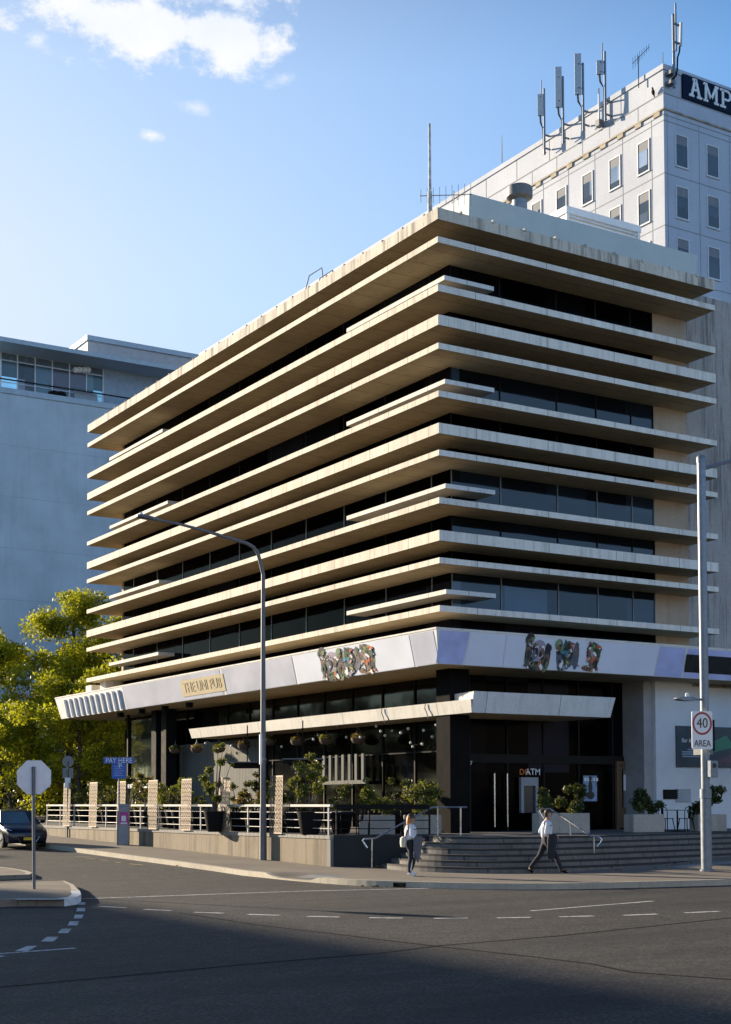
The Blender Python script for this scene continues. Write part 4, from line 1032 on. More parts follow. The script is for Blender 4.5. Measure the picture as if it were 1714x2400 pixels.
p = at(Z1(1008), 585/1.995, 'x', TX-.3); q = at(Z1(1008), 412/1.995, 'x', TX-.3)
t = thing('whip_antenna', 'slim white whip antenna with a boxy base between two panel antennas', 'antenna', p)
quick(lambda m: m.tube([(0, 0, .3), (0, 0, q[2]-p[2])], .07, 8), 'whip', M['white'], t); quick(lambda m: m.box(-.2, -.2, -.1, .2, .2, .35), 'base_box', M['galv_dull'], t)
p = at(Z1(1260), 445/1.995, 'x', TX-.15)
t = thing('perched_bird', 'small dark bird perched on the tower ledge near the corner', 'bird', p)
def bird(m):
    m.smooth = True
    m.loft([[(0+r*math.cos(a)*.7+ox, r*math.sin(a), z) for a in [2*math.pi*k/8 for k in range(8)]] for z, r, ox in ((0, .03, .08), (.08, .10, .03), (.2, .14, 0), (.33, .11, -.02), (.41, .065, -.03), (.47, .075, -.05), (.53, .05, -.06), (.55, .01, -.06))])
    m.tube([(-.09, 0, .48), (-.19, 0, .47)], [.025, .004], 5); m.tube([(.05, 0, .1), (.16, 0, -.15)], [.06, .03], 5)
quick(bird, 'body', M['black'], t)

# --- blue grey building beyond the end of the street
lb = thing('shaded_building', 'shaded blue grey concrete building with a glazed top storey beyond the trees', 'building', (14, 68, 0))
LY0 = 68.
Zb = lambda x, y, v=LY0, ax='y': at(x/3.383, 760+y/3.383, ax, v)
zpar = 33.85; zsh = 33.42; zrt = 37.72; zrb = 37.37
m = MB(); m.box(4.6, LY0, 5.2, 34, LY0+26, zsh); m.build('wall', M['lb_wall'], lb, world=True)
m = MB(); m.box(5, LY0+3, 0, 33, LY0+25, 5.199); m.build('ground_floor', M['void'], lb, world=True)
m = MB()
for k in range(7): z = zsh-3.95-k*3.95; m.box(4.59, LY0-.006, z-.02, 34, LY0-.001, z+.02)
m.build('pour_joint', paint('pour joint', (.36, .42, .47), .9), lb, world=True)
m = MB(); m.box(4.5, LY0-.12, zsh+.001, 34.1, LY0+.25, zpar); m.build('parapet_cap', paint('pale blue grey metal', (.36, .45, .52), .45), lb, world=True)
m = MB(); m.box(4.4, LY0-.15, zrb, 34.2, LY0+26.2, zrt); m.build('roof_slab', paint('pale blue grey metal', (.36, .45, .52), .45), lb, world=True)
xg = Zb(817, 300, LY0+2.5)[0]
m = MB(); m.box(xg+.06, LY0+2.5, zsh+.002, 33.9, LY0+3, zrb-.001); m.build('set_back_wall', M['lb_paint'], lb, world=True)
xs_ = [Zb(q, 400, LY0+2.5)[0] for q in (5, 138, 278, 414, 550, 685, 817)]
xs_ = [xs_[0]-(xs_[1]-xs_[0])]+xs_
zt_ = zrb-.02; zm = Zb(414, 345, LY0+2.5)[2]; zs2 = Zb(414, 515, LY0+2.5)[2]
gcols = [(.10, .16, .20), (.10, .18, .22), (.03, .03, .035), (.10, .17, .21), (.10, .08, .11), (.10, .09, .12), (.09, .17, .20)]
for i in range(7):
    x0, x1 = xs_[i], xs_[i+1]
    m = MB(); m.box(x0+.05, LY0+2.52, zsh+.002, x1-.05, LY0+2.56, zm-.04); m.mi = 1; m.box(x0+.05, LY0+2.52, zm+.04, x1-.05, LY0+2.56, zt_)
    w = m.build('window', [glass_dark('storey glass %d' % i, gcols[i], .08), paint('upper spandrel glass', (.10, .13, .16), .25)], lb, world=True)
    f = MB(); f.box(x0-.05, LY0+2.46, zsh+.003, x0+.049, LY0+2.5, zt_); f.box(x0+.05, LY0+2.47, zm-.04, x1-.05, LY0+2.5, zm+.04); f.box(x0+.05, LY0+2.47, zs2-.03, x1-.05, LY0+2.5, zs2+.03)
    f.build('frame', paint('white frame', (.55, .58, .60), .5), w, world=False).location = -np.array(lb.location)
m = MB(); m.box(xg-.05, LY0+2.45, zsh+.003, xg+.059, LY0+2.51, zt_); m.build('corner_post', paint('white frame', (.55, .58, .60), .5), lb, world=True)
m = MB()
for q in (600, 628, 665, 698): p = Zb(q, 362, LY0+2.3); m.sphere(p, .26, 10, 6)
m.build('round_lamp', M['bulb'], lb, world=True)
m = MB(); zrl = Zb(414, 492, LY0+.3)[2]; m.box(4.6, LY0+.27, zrl-.05, 34, LY0+.33, zrl+.05); m.build('balustrade_rail', M['alu_dark'], lb, world=True)
a, b = Zb(560, 520, LY0+.8), Zb(775, 600, LY0+.8)
m = MB(); m.obox((a[0]+.3, LY0+.6, zpar), (b[0]-a[0]-.3, 0, -.1), (0, .1, 0), (-.15, 0, a[2]-zpar)); tag(m.build('leaning_board', paint('grey board', (.27, .30, .33), .6)), 'grey board leaning on the top balcony of the shaded building', 'board')
m = MB(); p = Zb(430, 550, LY0+.6); m.sphere((p[0], p[1], p[2]), (.5, .3, .22)); m.sphere((p[0]+.6, p[1], p[2]+.02), (.4, .3, .26)); tag(m.build('dark_bundle', M['black']), 'dark rounded bundle on the top balcony parapet of the shaded building', 'bundle')
ZPH = 39.1
a = Zb(703, 83, LY0+3); ph = MB(); x0 = a[0]; x1 = Zb(1565, 228, LY0+3)[0]
ph.box(x0, LY0+3.2, zrt-.01, x1, LY0+16, Zb(703, 122, LY0+3)[2]); ph.build('penthouse', paint('cream penthouse wall', (.42, .42, .43), .7), lb, world=True)
ph = MB(); ph.box(x0-.15, LY0+3., Zb(703, 122, LY0+3)[2]+.001, x1+.15, LY0+16.2, a[2]); ph.build('penthouse_roof', paint('pale blue grey metal', (.36, .45, .52), .45), lb, world=True)

# --- building across the side street (left of the frame); its shadow lies over the junction
ac = thing('corner_building', 'tall rendered building across the side street, beyond the left edge of the photo', 'building', (-60, 60, 0))
m = MB(); m.box(-84, 43, 0, -48.6, 76, 24.0); m.build('wall', paint('rendered wall', (.40, .37, .33), .8), ac, world=True)
m = MB(); m.box(-84.1, 42.9, 24.001, -48.55, 76.1, 24.15); m.build('roof', M['galv_dull'], ac, world=True)
for k in range(3):
    for j in range(8):
        m = MB(); y = 44.5+j*4; z = 3.2+k*3.7; m.box(-48.599, y, z, -48.55, y+1.6, z+1.8); m.build('window', M['amp_glass'], ac, world=True)

op = thing('bounce_building', 'unseen pale building added across the main street to bounce sun onto shaded fronts', 'building', (0, -70, 0))
m = MB(); m.box(-75, -90, -.1, 85, -68, 15.0); m.build('wall', paint('pale bounce render', (.46, .45, .43), .8), op, world=True)  # unseen building added to bounce warm sun onto the shaded street fronts
m = MB(); m.box(-75.2, -90.2, 15.001, 85.2, -67.8, 15.3); m.build('roof', M['galv_dull'], op, world=True)
for k in range(4):
    for j in range(20):
        m = MB(); x = -70+j*7.7; z = 1.2+k*3.5; m.box(x, -67.999, z, x+1.8, -67.95, z+1.6); m.build('window', M['amp_glass'], op, world=True)

# ------------------------------------------------------------------ trees
make_tree('street_tree', 'tall yellow green autumn tree behind the left end of the office block', (8.5, 45, .75), 15.2, 4.6, M['leaf'], 3, 26000, .13, lean=1.0, group='autumn trees beside the street')
make_tree('street_tree', 'spreading autumn tree at the left edge, tallest shoot left of the building', (4.3, 46.5, .75), 15.0, 4.5, M['leaf'], 11, 27000, .13, lean=.6, group='autumn trees beside the street')
make_tree('street_tree', 'low branching autumn tree cut by the left edge of the photo', (.6, 50, .75), 12.6, 4.2, M['leaf'], 21, 24000, .13, lean=-.4, group='autumn trees beside the street')
make_tree('street_tree', 'nearer autumn tree with drooping leaves beside the canopy end', (2.6, 40, .75), 9.0, 3.6, M['leaf'], 33, 17000, .12, first=.2, group='autumn trees beside the street')
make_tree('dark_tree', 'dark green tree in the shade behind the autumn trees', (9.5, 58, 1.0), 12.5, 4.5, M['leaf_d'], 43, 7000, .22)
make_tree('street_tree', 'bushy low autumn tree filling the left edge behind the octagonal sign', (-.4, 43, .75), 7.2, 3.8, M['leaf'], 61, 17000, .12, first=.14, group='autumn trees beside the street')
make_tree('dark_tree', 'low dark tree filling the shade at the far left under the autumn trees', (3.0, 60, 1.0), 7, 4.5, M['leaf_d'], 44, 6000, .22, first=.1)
make_tree('plane_tree', 'green leafy tree at the right edge behind the steel street pole', (13.9, -2.6, TZ), 5.2, 1.7, M['leaf_g'], 51, 3500, .13, first=.45)
far = None
for i in range(9):  # unseen tree row added to keep bright low sky out of the glazing
    y = 46+i*6.5; x = -25+rng.uniform(-1.5, 1.5)
    if i < 3:
        t_ = make_tree('glare_block_tree', '', (x, y, road_z(x, y)), 9.0+rng.uniform(-.5, .5), 3.9, M['leaf_d' if i != 1 else 'leaf_g'], 70+i, 6000, .2, first=.16, group='unseen trees added across the side street against sky glare')
        far = (far or [])+[t_]
    else: t_ = dup(far[i % 3], (x, y, road_z(x, y)), rng.uniform(0, 6))
    t_['label'] = 'unseen leafy tree added across the side street to block low sky glare'
hb = [(-1.5+i*1.2, 50+rng.uniform(-.6, .6), 1.6+rng.uniform(-.3, .5), .9) for i in range(13)]
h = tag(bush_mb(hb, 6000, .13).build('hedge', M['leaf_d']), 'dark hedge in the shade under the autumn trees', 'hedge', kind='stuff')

# ------------------------------------------------------------------ street furniture
b = gat(617, 2016)
L = thing('street_lamp', 'tall grey street lamp with a long curved arm reaching over the side street', 'street lamp', b)
def lz(px, py, dx=0): return at(px, py, 'y', b[1])-b
top = lz(611, 1345); P = [np.array([0, 0, 0]), np.array([0, 0, top[2]*.5]), np.array([0, 0, top[2]])]
quick(lambda m: m.tube([(0, 0, 0), (0, 0, 1.75)], [.125, .115], 14), 'base_sleeve', M['galv_dull'], L, smooth=True)
quick(lambda m: m.tube([(0, 0, 1.7), (0, 0, top[2])], [.10, .066], 14), 'pole', M['galv_dull'], L, smooth=True)
arm = [(0, 0, top[2]), lz(609, 1312), lz(604, 1295), lz(594, 1282), lz(578, 1273), lz(540, 1262), lz(480, 1244), lz(420, 1228), lz(362, 1217)]
arm = [np.array([p[0], 0, p[2]]) if i else np.array(p) for i, p in enumerate(arm)]
quick(lambda m: m.tube(arm, [.066, .064, .062, .06, .058, .055, .05, .045, .04], 10), 'arm', M['galv_dull'], L, smooth=True)
e = arm[-1]; t_ = lz(334, 1212)
def lum(m):
    d = np.array([t_[0]-e[0], 0, t_[2]-e[2]]); d /= np.linalg.norm(d)
    rings = []
    for s, w, h in ((-.12, .06, .05), (.05, .09, .05), (.25, .16, .06), (.5, .17, .055), (.62, .10, .03)):
        c = e+d*s; rings.append([c+np.array([0, sx*w, sz*h+.01]) for sx, sz in ((-1, -.6), (-.6, -1), (.6, -1), (1, -.6), (.8, 1), (-.8, 1))])
    m.loft(rings)
quick(lum, 'luminaire', M['galv_dull'], L)
c = e+(t_-e)/np.linalg.norm(t_-e)*.45
quick(lambda m: m.lathe([(.05, 0), (.05, .07), (.03, .11)], (c[0], 0, c[2]+.05), 8), 'light_sensor', M['white'], L)
q = lz(607, 1757); m = MB(); m.obox((-.20, -.16, q[2]-.5), (.06, -.02, 0), (.0, .06, 0), (0, 0, 1.0)); m.build('edge_on_sign', M['white'], L)
m = MB(); m.lathe([(.112, q[2]-.35), (.112, q[2]-.3)]); m.lathe([(.112, q[2]+.3), (.112, q[2]+.35)]); m.build('sign_band', M['galv'], L)

b = gat(1657, 2042)
pl = thing('street_pole', 'thick steel traffic pole at the right edge carrying lamps and signs', 'pole', b)
zz = lambda py: at(1657, py, 'y', b[1])[2]-b[2]
quick(lambda m: m.tube([(0, 0, 0), (0, 0, zz(1872))], .152, 18), 'base_sleeve', M['galv'], pl, smooth=True)
quick(lambda m: m.lathe([(.19, 0), (.19, .05), (.155, .06)], n=18), 'base_plate', M['galv'], pl)
quick(lambda m: m.lathe([(.165, zz(1871)), (.165, zz(1850)), (.13, zz(1849))], n=18), 'collar', M['galv'], pl, smooth=True)
quick(lambda m: m.tube([(0, 0, zz(1849)), (0, 0, zz(1082))], .122, 18), 'pole', M['galv'], pl, smooth=True)
quick(lambda m: m.lathe([(.135, zz(1086)), (.135, zz(1074)), (.11, zz(1071))], n=18), 'cap', M['galv'], pl, smooth=True)
q1 = at(1672, 1100, 'y', b[1])-b; 
quick(lambda m: m.tube([(.1, 0, q1[2]-.02), (.9, -.1, q1[2]+.24), (2.6, -.2, q1[2]+.7)], [.055, .05, .045], 8), 'upper_arm', M['galv'], pl, smooth=True)
q2 = at(1648, 1640, 'y', b[1])-b
quick(lambda m: m.tube([(-.1, 0, q2[2]), (-.45, 0, q2[2]+.0)], .035, 8), 'lower_arm', M['galv'], pl)
quick(lambda m: m.loft([[(x, y*w, q2[2]+z) for y, z in ((-1, -h), (1, -h), (1, h), (-1, h))] for x, w, h in ((-.42, .06, .05), (-.62, .13, .06), (-.95, .15, .05), (-1.12, .06, .012))]), 'lower_luminaire', M['galv'], pl)
quick(lambda m: m.lathe([(.055, 0), (.055, .08), (.03, .11)], (-.66, 0, q2[2]+.06), 8), 'light_sensor', M['white'], pl)
a, c = at(1680, 1783, 'y', b[1]-.2)-b, at(1661, 1822, 'y', b[1]-.2)-b
m = MB(); m.box(c[0]+.02, -.28, c[2], a[0]-.02, -.13, a[2]); m.build('push_button_box', M['galv'], pl, bevel=.01)
m = MB(); m.tube([((a[0]+c[0])/2, -.285, a[2]-.14), ((a[0]+c[0])/2, -.30, a[2]-.14)], .07, 14); m.build('push_button', M['ink'], pl)
ts = thing('traffic_signal', 'grey traffic signal back plate seen edge-on behind the speed sign', 'traffic signal', (b[0]+.22, b[1]+.15, b[2]+zz(1768)))
hh = zz(1677)-zz(1768)
m = MB(); m.box(.02, -.1, 0, .14, .55, hh); m.build('back_plate', M['galv_dull'], ts)
m = MB(); m.box(.141, .02, .1, .34, .42, hh-.1); m.build('lamp_housing', M['black'], ts)
m = MB(); m.box(-.1, .05, .1, .019, .12, .16); m.box(-.1, .05, hh-.16, .019, .12, hh-.1); m.build('bracket', M['galv_dull'], ts)
ts2 = None
# 40 AREA sign, facing the camera side of the street
a, c = at(1628, 1666, 'y', b[1]-.2), at(1667.5, 1756.5, 'y', b[1]-.2)
ss = thing('speed_sign', 'white speed sign reading 40 AREA in a red ring on the steel pole', 'sign', ((a[0]+c[0])/2, b[1]-.18, c[2]), R(-18))
w, h = (c[0]-a[0])*1.0, a[2]-c[2]
def rrect(w, h, r, y):
    pts = []
    for cx, cz, a0 in ((w/2-r, r, -90), (w/2-r, h-r, 0), (-w/2+r, h-r, 90), (-w/2+r, r, 180)):
        for k in range(5): t = R(a0+k*22.5); pts.append((cx+r*math.cos(t), y, cz+r*math.sin(t)))
    return pts
m = MB(); p0, p1 = rrect(w, h, .05, 0), rrect(w, h, .05, .02); n = len(p0); m.add(p0+p1, [tuple(range(n)), tuple(range(2*n-1, n-1, -1))]+[(i, n+i, n+(i+1) % n, (i+1) % n) for i in range(n)]); m.build('plate', M['white'], ss)
zc = h-w*.55; m = MB(); N = 40
for k in range(N):
    t0, t1 = 2*math.pi*k/N, 2*math.pi*(k+1)/N; ro, ri = w*.475, w*.385
    m.add([(ro*math.cos(t0), -.004, zc+ro*math.sin(t0)*1.08), (ro*math.cos(t1), -.004, zc+ro*math.sin(t1)*1.08), (ri*math.cos(t1), -.004, zc+ri*math.sin(t1)*1.08), (ri*math.cos(t0), -.004, zc+ri*math.sin(t0)*1.08)], [(0, 1, 2, 3)])
m.build('red_ring', M['red'], ss)
text_mb('40', .40, (0, -.008, zc), (1, 0, 0), (0, 0, 1), depth=.006, font_scale_x=.88).build('number', M['ink'], ss)
text_mb('AREA', .26, (0, -.008, .155), (1, 0, 0), (0, 0, 1), depth=.006, font_scale_x=.80).build('lettering', M['ink'], ss)

# stop sign seen from behind on the island
b = at(80, 2084, 'z', .15)
sp = thing('stop_sign', 'back of an octagonal road sign on a grey post standing on the island', 'sign', b, R(-29))
zc = at(75.5, 1822, 'y', b[1])[2]-b[2]; zt = at(75.5, 1797, 'y', b[1])[2]-b[2]
quick(lambda m: m.tube([(0, 0, -.05), (-.03, 0, zc-.40)], .038, 10), 'post', M['galv_dull'], sp, smooth=True)
quick(lambda m: m.tube([(-.03, 0, zc-.42), (-.035, 0, zt)], .042, 10), 'post_sleeve', M['galv_dull'], sp, smooth=True)
def octa(m):
    ro = .40/math.cos(math.pi/8); pts = [(-.03+ro*math.cos(math.pi/8+k*math.pi/4), .05, zc+ro*math.sin(math.pi/8+k*math.pi/4)) for k in range(8)]
    p2 = [(x, .053, z) for x, y, z in pts]; m.add(pts+p2, [tuple(range(8)), tuple(range(15, 7, -1))]+[(i, 8+i, 8+(i+1) % 8, (i+1) % 8) for i in range(8)])
quick(octa, 'octagon_plate', paint('bare aluminium sign back', (.78, .72, .72), .55, .2, var=.1, scale=4), sp)

# pay here sign, pay station, parking signs
b = gat(283, 1981); b[0] += .15
ps = thing('pay_station', 'grey parking ticket machine with a magenta notice on the pavement', 'ticket machine', b, R(-30))
hh = at(280, 1883, 'y', b[1])[2]-b[2]
m = MB(); m.box(-.22, -.18, 0, .20, .18, hh-.12); m.box(-.23, -.19, hh-.119, .21, .19, hh-.02); m.build('cabinet', paint('grey ticket machine', (.24, .25, .27), .5), ps, bevel=.015)
m = MB(); m.box(-.27, -.16, 0, -.221, .16, hh-.3); m.build('side_panel', M['galv_dull'], ps)
m = MB(); m.box(-.17, -.19, hh-.85, .19, -.181, hh-.35); m.build('notice', M['pink'], ps)
m = MB(); m.box(-.09, -.195, hh-.72, .09, -.191, hh-.5); m.box(-.12, -.195, hh-.83, .14, -.191, hh-.77); m.build('notice_print', M['white'], ps)
b2 = b+np.array([-.05, .45, 0]); b2[2] = pav_z(b2[0], b2[1])
sg = thing('pay_sign', 'blue PAY HERE sign with a parking panel on a slim post', 'sign', b2, R(-30))
Zp = lambda py: at(272, py, 'y', b2[1])[2]-b2[2]
quick(lambda m: m.tube([(0, 0, 0), (0, 0, Zp(1776))], .035, 8), 'post', M['galv'], sg)
m = MB(); m.box(-.62, -.05, Zp(1789.5), .60, -.036, Zp(1776)); m.build('name_board', M['signblue'], sg)
m = MB(); m.box(-.66, -.06, Zp(1776)+.001, .62, -.03, Zp(1774.3)); m.build('top_rail', M['galv_dull'], sg)
text_mb('PAY HERE', .30, (0, -.055, Zp(1783)), (1, 0, 0), (0, 0, 1), font_scale_x=.82).build('lettering', M['white'], sg)
m = MB(); m.box(-.29, -.05, Zp(1825), .30, -.036, Zp(1790.5)); m.build('parking_panel', M['signblue'], sg)
text_mb('P', .26, (.05, -.055, Zp(1795)), (1, 0, 0), (0, 0, 1)).build('lettering', M['white'], sg)
m = MB()
for k in range(5): m.box(-.2, -.054, Zp(1824)+.1+.09*k, .18-.05*(k % 2), -.0505, Zp(1824)+.125+.09*k)
m.build('small_print', paint('pale blue print', (.25, .35, .6), .5), sg)
b = gat(158, 1963)
sg = thing('parking_sign', 'grey backs of parking signs on a thin post beside the retaining wall', 'sign', b, R(-30))
Zp = lambda py: at(158, py, 'y', b[1])[2]-b[2]
quick(lambda m: m.tube([(0, 0, 0), (0, 0, Zp(1785))], .035, 8), 'post', M['galv_dull'], sg)
m = MB(); m.box(-.24, .04, Zp(1824), .24, .05, Zp(1800)); m.build('grey_plate', paint('dull sign back', (.20, .20, .20), .6), sg)
m = MB(); m.tube([(0, .04, Zp(1785)), (0, .05, Zp(1785))], .26, 20); m.build('round_plate', paint('dull sign back', (.2, .2, .2), .6), sg)
m = MB(); m.box(-.12, -.06, Zp(1847), .13, -.05, Zp(1823)); m.build('white_plate', M['white'], sg)

# ------------------------------------------------------------------ terrace railing, lattice screens, planting
RX = WALLX+.12
rl = thing('terrace_railing', 'pale railing with three rails along the edge of the raised terrace', 'railing', (RX, 12, TZ))
ya = .55; yb_ = at(111, 1896, 'x', RX)[1]
zt = TZ+.98
quick(lambda m: m.box(RX-.06, ya, zt-.075, RX+.06, yb_, zt), 'top_rail', M['rail'], rl, world=True)
for z in (TZ+.22, TZ+.48, TZ+.72): quick(lambda m: m.tube([(RX, ya, z), (RX, yb_, z)], .013, 6), 'rail', M['rail'], rl, world=True)
for px in (111, 142, 174, 211, 249, 300, 330, 372, 422, 471, 526, 582, 660, 771):
    y = max(ya+.03, at(px, 1930, 'x', RX)[1]); quick(lambda m: m.box(RX-.025, y-.025, TZ+.007, RX+.025, y+.025, zt-.076), 'post', M['rail'] if px not in (211, 300) else M['alu_dark'], rl, world=True)
r2 = thing('shaded_railing', 'railing coloured dark for shade on top of the black wall between terrace and steps', 'railing', (-2.6, -.5, TZ))  # same railing as along the terrace, its shade put into black paint
dv = (A1-A0)/np.linalg.norm(A1-A0); nv = np.array([-dv[1], dv[0]])
q0 = A0+dv*.2+nv*.1; q1 = A1+nv*.1
m = MB(); m.obox((*q0, zt-.16), (*(q1-q0), 0), (*(nv*.05), 0), (0, 0, .15)); m.build('top_rail', M['black'], r2, world=True)
m = MB()
for z in (TZ+.22, TZ+.48, TZ+.70): m.tube([(*q0, z), (*q1, z)], .016, 6)
m.build('rail', M['black'], r2, world=True)
for f in (0, .35, .7, 1): p = q0+(q1-q0)*f; quick(lambda m: m.box(p[0]-.025, p[1]-.025, TZ+.03, p[0]+.025, p[1]+.025, zt-.161), 'post', M['black'], r2, world=True)

SW, SH_ = .84, 1.93
def lattice():
    m = MB(); T = .006
    def bar(x0, z0, x1, z1, w):
        d = np.array([x1-x0, z1-z0]); d = d/np.linalg.norm(d); nn = np.array([-d[1], d[0]])*w/2
        m.obox((-T/2, x0-nn[0], z0-nn[1]), (T, 0, 0), (0, x1-x0, z1-z0), (0, 2*nn[0], 2*nn[1]))
    for x in (0, SW): bar(x+(.02 if x == 0 else -.02), 0, x+(.02 if x == 0 else -.02), SH_, .04)
    for z in (.025, SH_-.025): m.obox((-T/2-.001, 0, z-.025), (T+.002, 0, 0), (0, SW, 0), (0, 0, .05))
    nx, nz = 4, 12; cw = (SW-.06)/nx; chh = (SH_-.08)/nz
    for i in range(nx):
        for j in range(nz):
            x = .03+i*cw; z = .04+j*chh
            bar(x, z, x+cw/2, z+chh, .030); bar(x+cw, z, x+cw/2, z+chh, .030)
            bar(x+cw/2, z, x+cw/2, z+chh*.5, .026); bar(x, z+chh*.5, x, z+chh, .026)
    return m
lab = ['leftmost', 'second from the left', 'third from left, behind ticket machine', 'fourth from the left, half in shade', 'fifth from the left', 'just left of the lamp post', 'rightmost, just right of the lamp post']
lat = None
for (px, tilt), lb_ in zip([(162, .3), (224, .3), (290, .3), (364, .3), (443, .3), (533, .3), (655, .3)], lab):
    c = at(px, 1900, 'x', RX-.1)
    lbl = 'copper brown perforated lattice screen, '+lb_
    if lat is None:
        lat = lattice().build('lattice_screen', M['corten']); lat['category'] = 'screen'; lat['group'] = 'perforated lattice screens along the terrace'
        o = lat
    else: o = lat.copy(); COL.objects.link(o)
    o.location = (RX-.09-.12, c[1]-SW/2+.06, TZ+.008); o.rotation_euler = (0, R(1.5), R(1)); o['label'] = lbl

def planter(name, label, x, y, rz, L_, W_, H_, bl, n, leaf, mat, group=None, z=TZ):
    t = thing(name, label, 'planter', (x, y, z+.005), rz, group)
    m = MB(); m.box(-L_/2, -W_/2, 0, L_/2, W_/2, H_); o = m.build('trough', M['planter'], t, bevel=.015)
    bush_mb(bl, n, leaf).build('plants', mat, t)
    return t
def px_on(px, py=1955, z=TZ): return at(px, py, 'z', z)
def along(px, d):   # terrace point on the ray of a pixel at a camera depth
    p = atd(px, 1900, d); return p[0], p[1]
bl = lambda L_, H_, h, k, r=.28, seed=0: [(random.Random(seed*97+i).uniform(-L_/2, L_/2), random.Random(seed*31+i).uniform(-.15, .15), H_+random.Random(seed*13+i).uniform(.1, h), r*random.Random(seed+i).uniform(.6, 1.1)) for i in range(k)]
x, y = along(884, 46.2); planter('trough_planter', 'concrete trough of leafy shrubs left of the handrail behind the shaded railing', x, y, R(-31), 1.15, .5, .62, bl(1.0, .6, .85, 8, .3, 3)+[(-.3, 0, 1.5, .18), (-.35, 0, 1.75, .12)], 1600, .055, M['leaf_g'], 'concrete trough planters')
x, y = along(990, 46.3); planter('trough_planter', 'concrete trough with a rounded sunlit shrub beside the corner column', x, y, R(-31), 1.2, .5, .62, [(-.35, 0, 1.3, .35), (.05, 0, 1.45, .42), (.4, 0, 1.35, .33), (.0, 0, .85, .35), (.2, 0, 1.0, .3)], 1900, .055, M['leaf_g'], 'concrete trough planters')
x, y = along(1315, 47); planter('trough_planter', 'long concrete trough with feathery green plants behind the right handrail', x, y, R(-12), 1.85, .55, .66, bl(1.6, .65, .9, 10, .3, 5), 1500, .08, M['leaf_d'], 'concrete trough planters')
x, y = along(1510, 48.4); planter('trough_planter', 'concrete trough of dark shrubs in front of the timber doors', x, y, R(-5), 1.3, .55, .60, bl(1.15, .6, .75, 9, .32, 7), 1500, .07, M['leaf_d'], 'concrete trough planters')
x, y = along(1660, 49.5); planter('trough_planter', 'concrete trough of dark shrubs behind the steel pole by the white wall', x, y, R(-5), 1.25, .5, .58, bl(1.1, .6, .85, 9, .3, 9), 1500, .07, M['leaf_d'], 'concrete trough planters')
def pot(m):
    m.lathe([(.26, 0), (.30, .04), (.40, .62), (.43, .70), (.43, .74), (.38, .74)], n=18)
def pot_tree(label, px, d, h, blobs, n, mat, leaf=.06):
    x, y = along(px, d); t = thing('potted_tree', label, 'potted tree', (x, y, TZ+.005), 0, 'trees in black pots on the terrace')
    quick(pot, 'pot', M['black'], t, smooth=True)
    quick(lambda m: [m.tube([(0, 0, .7), (b[0]*.5, b[1]*.5, (b[2]+.7)/2), b[:3]], [.03, .02, .008], 5) for b in blobs], 'stem', M['bark'], t)
    bush_mb([(b[0]*1.1, b[1]+random.Random(b[2]).uniform(-.2, .2), b[2], b[3]*random.Random(b[0]+b[2]).uniform(.55, .95)) for b in blobs], int(n*.62), leaf).build('crown', mat, t); return t
pot_tree('potted tree with a tall leafy leader left of the lamp post', 505, 51, 2.6, [(-.2, 0, 1.5, .3), (.15, 0, 1.7, .3), (-.5, 0, 1.9, .28), (-.1, .1, 2.2, .3), (.2, 0, 2.5, .26), (.1, 0, 2.9, .2), (.3, 0, 3.1, .14), (.6, 0, 2.4, .12), (0, 0, 1.2, .3)], 2300, M['leaf_g'])
pot_tree('potted bushy tree right of the lamp post in a big black pot', 728, 47.0, 2.6, [(-.3, 0, 1.4, .35), (.25, 0, 1.5, .4), (.0, .1, 1.9, .42), (-.25, 0, 2.2, .38), (.3, 0, 2.2, .38), (.1, 0, 2.55, .32), (.5, 0, 1.8, .3), (-.55, 0, 1.7, .22)], 3000, M['leaf_g'])
x, y = along(720, 46.0)
pt = thing('black_pot', 'large black tapered pot in front of the railing end', 'pot', (x+.1, y, TZ+.005)); quick(pot, 'bowl', M['black'], pt, smooth=True); quick(lambda m: m.lathe([(.37, .70), (.02, .715)], n=14), 'soil', M['bark'], pt)
# mixed planting between railing and pub
for i, (px, d, zc, r, mt, n) in enumerate([(178, 78, 2.6, .8, 'leaf_g', 900), (255, 70, 2.7, .9, 'leaf_d', 900), (300, 66, 3.2, .5, 'leaf_g', 600), (335, 63, 3.1, .55, 'leaf_g', 700), (395, 60, 2.6, .7, 'leaf_g', 800), (425, 57, 2.9, .45, 'leaf_g', 600), (598, 51, 2.3, .5, 'leaf_d', 600), (655, 50, 2.8, .5, 'leaf_g', 700), (615, 54, 3.0, .4, 'leaf_d', 500)]):
    x, y = along(px, d); rs = random.Random(i)
    t = thing('garden_shrub', ['loose leafy shrub on the terrace behind the first lattice screen', 'dark shrub behind the second and third lattice screens', 'pale shrub above the ticket machine', 'shrub with drooping shoots right of the pay sign', 'bright shrub behind the fourth lattice screen', 'light shrub left of the fifth lattice screen', 'dark shrub right beside the lamp post foot', 'sunlit shrub above the rightmost lattice screen', 'dark shrub behind the lamp post by the panel wall'][i], 'shrub', (x, y, TZ+.005), 0, 'shrubs on the terrace')
    quick(pot, 'pot', M['black'], t, smooth=True)
    bl_ = [(rs.uniform(-r, r), rs.uniform(-r, r)*.6, zc-TZ+rs.uniform(-.9, .5)*r, r*rs.uniform(.3, .5)) for k in range(7)]
    quick(lambda m: [m.tube([(0, 0, .7), b_[:3]], [.025, .008], 5) for b_ in bl_], 'stem', M['bark'], t)
    bush_mb(bl_, n, .07).build('leaves', M[mt], t)
    if i in (3, 4, 6): m = MB(); leaf_quads(clump_points(bl_, 140, .6), .06, m); m.build('blossoms', M['flower_r'] if i != 4 else M['flower_y'], t)

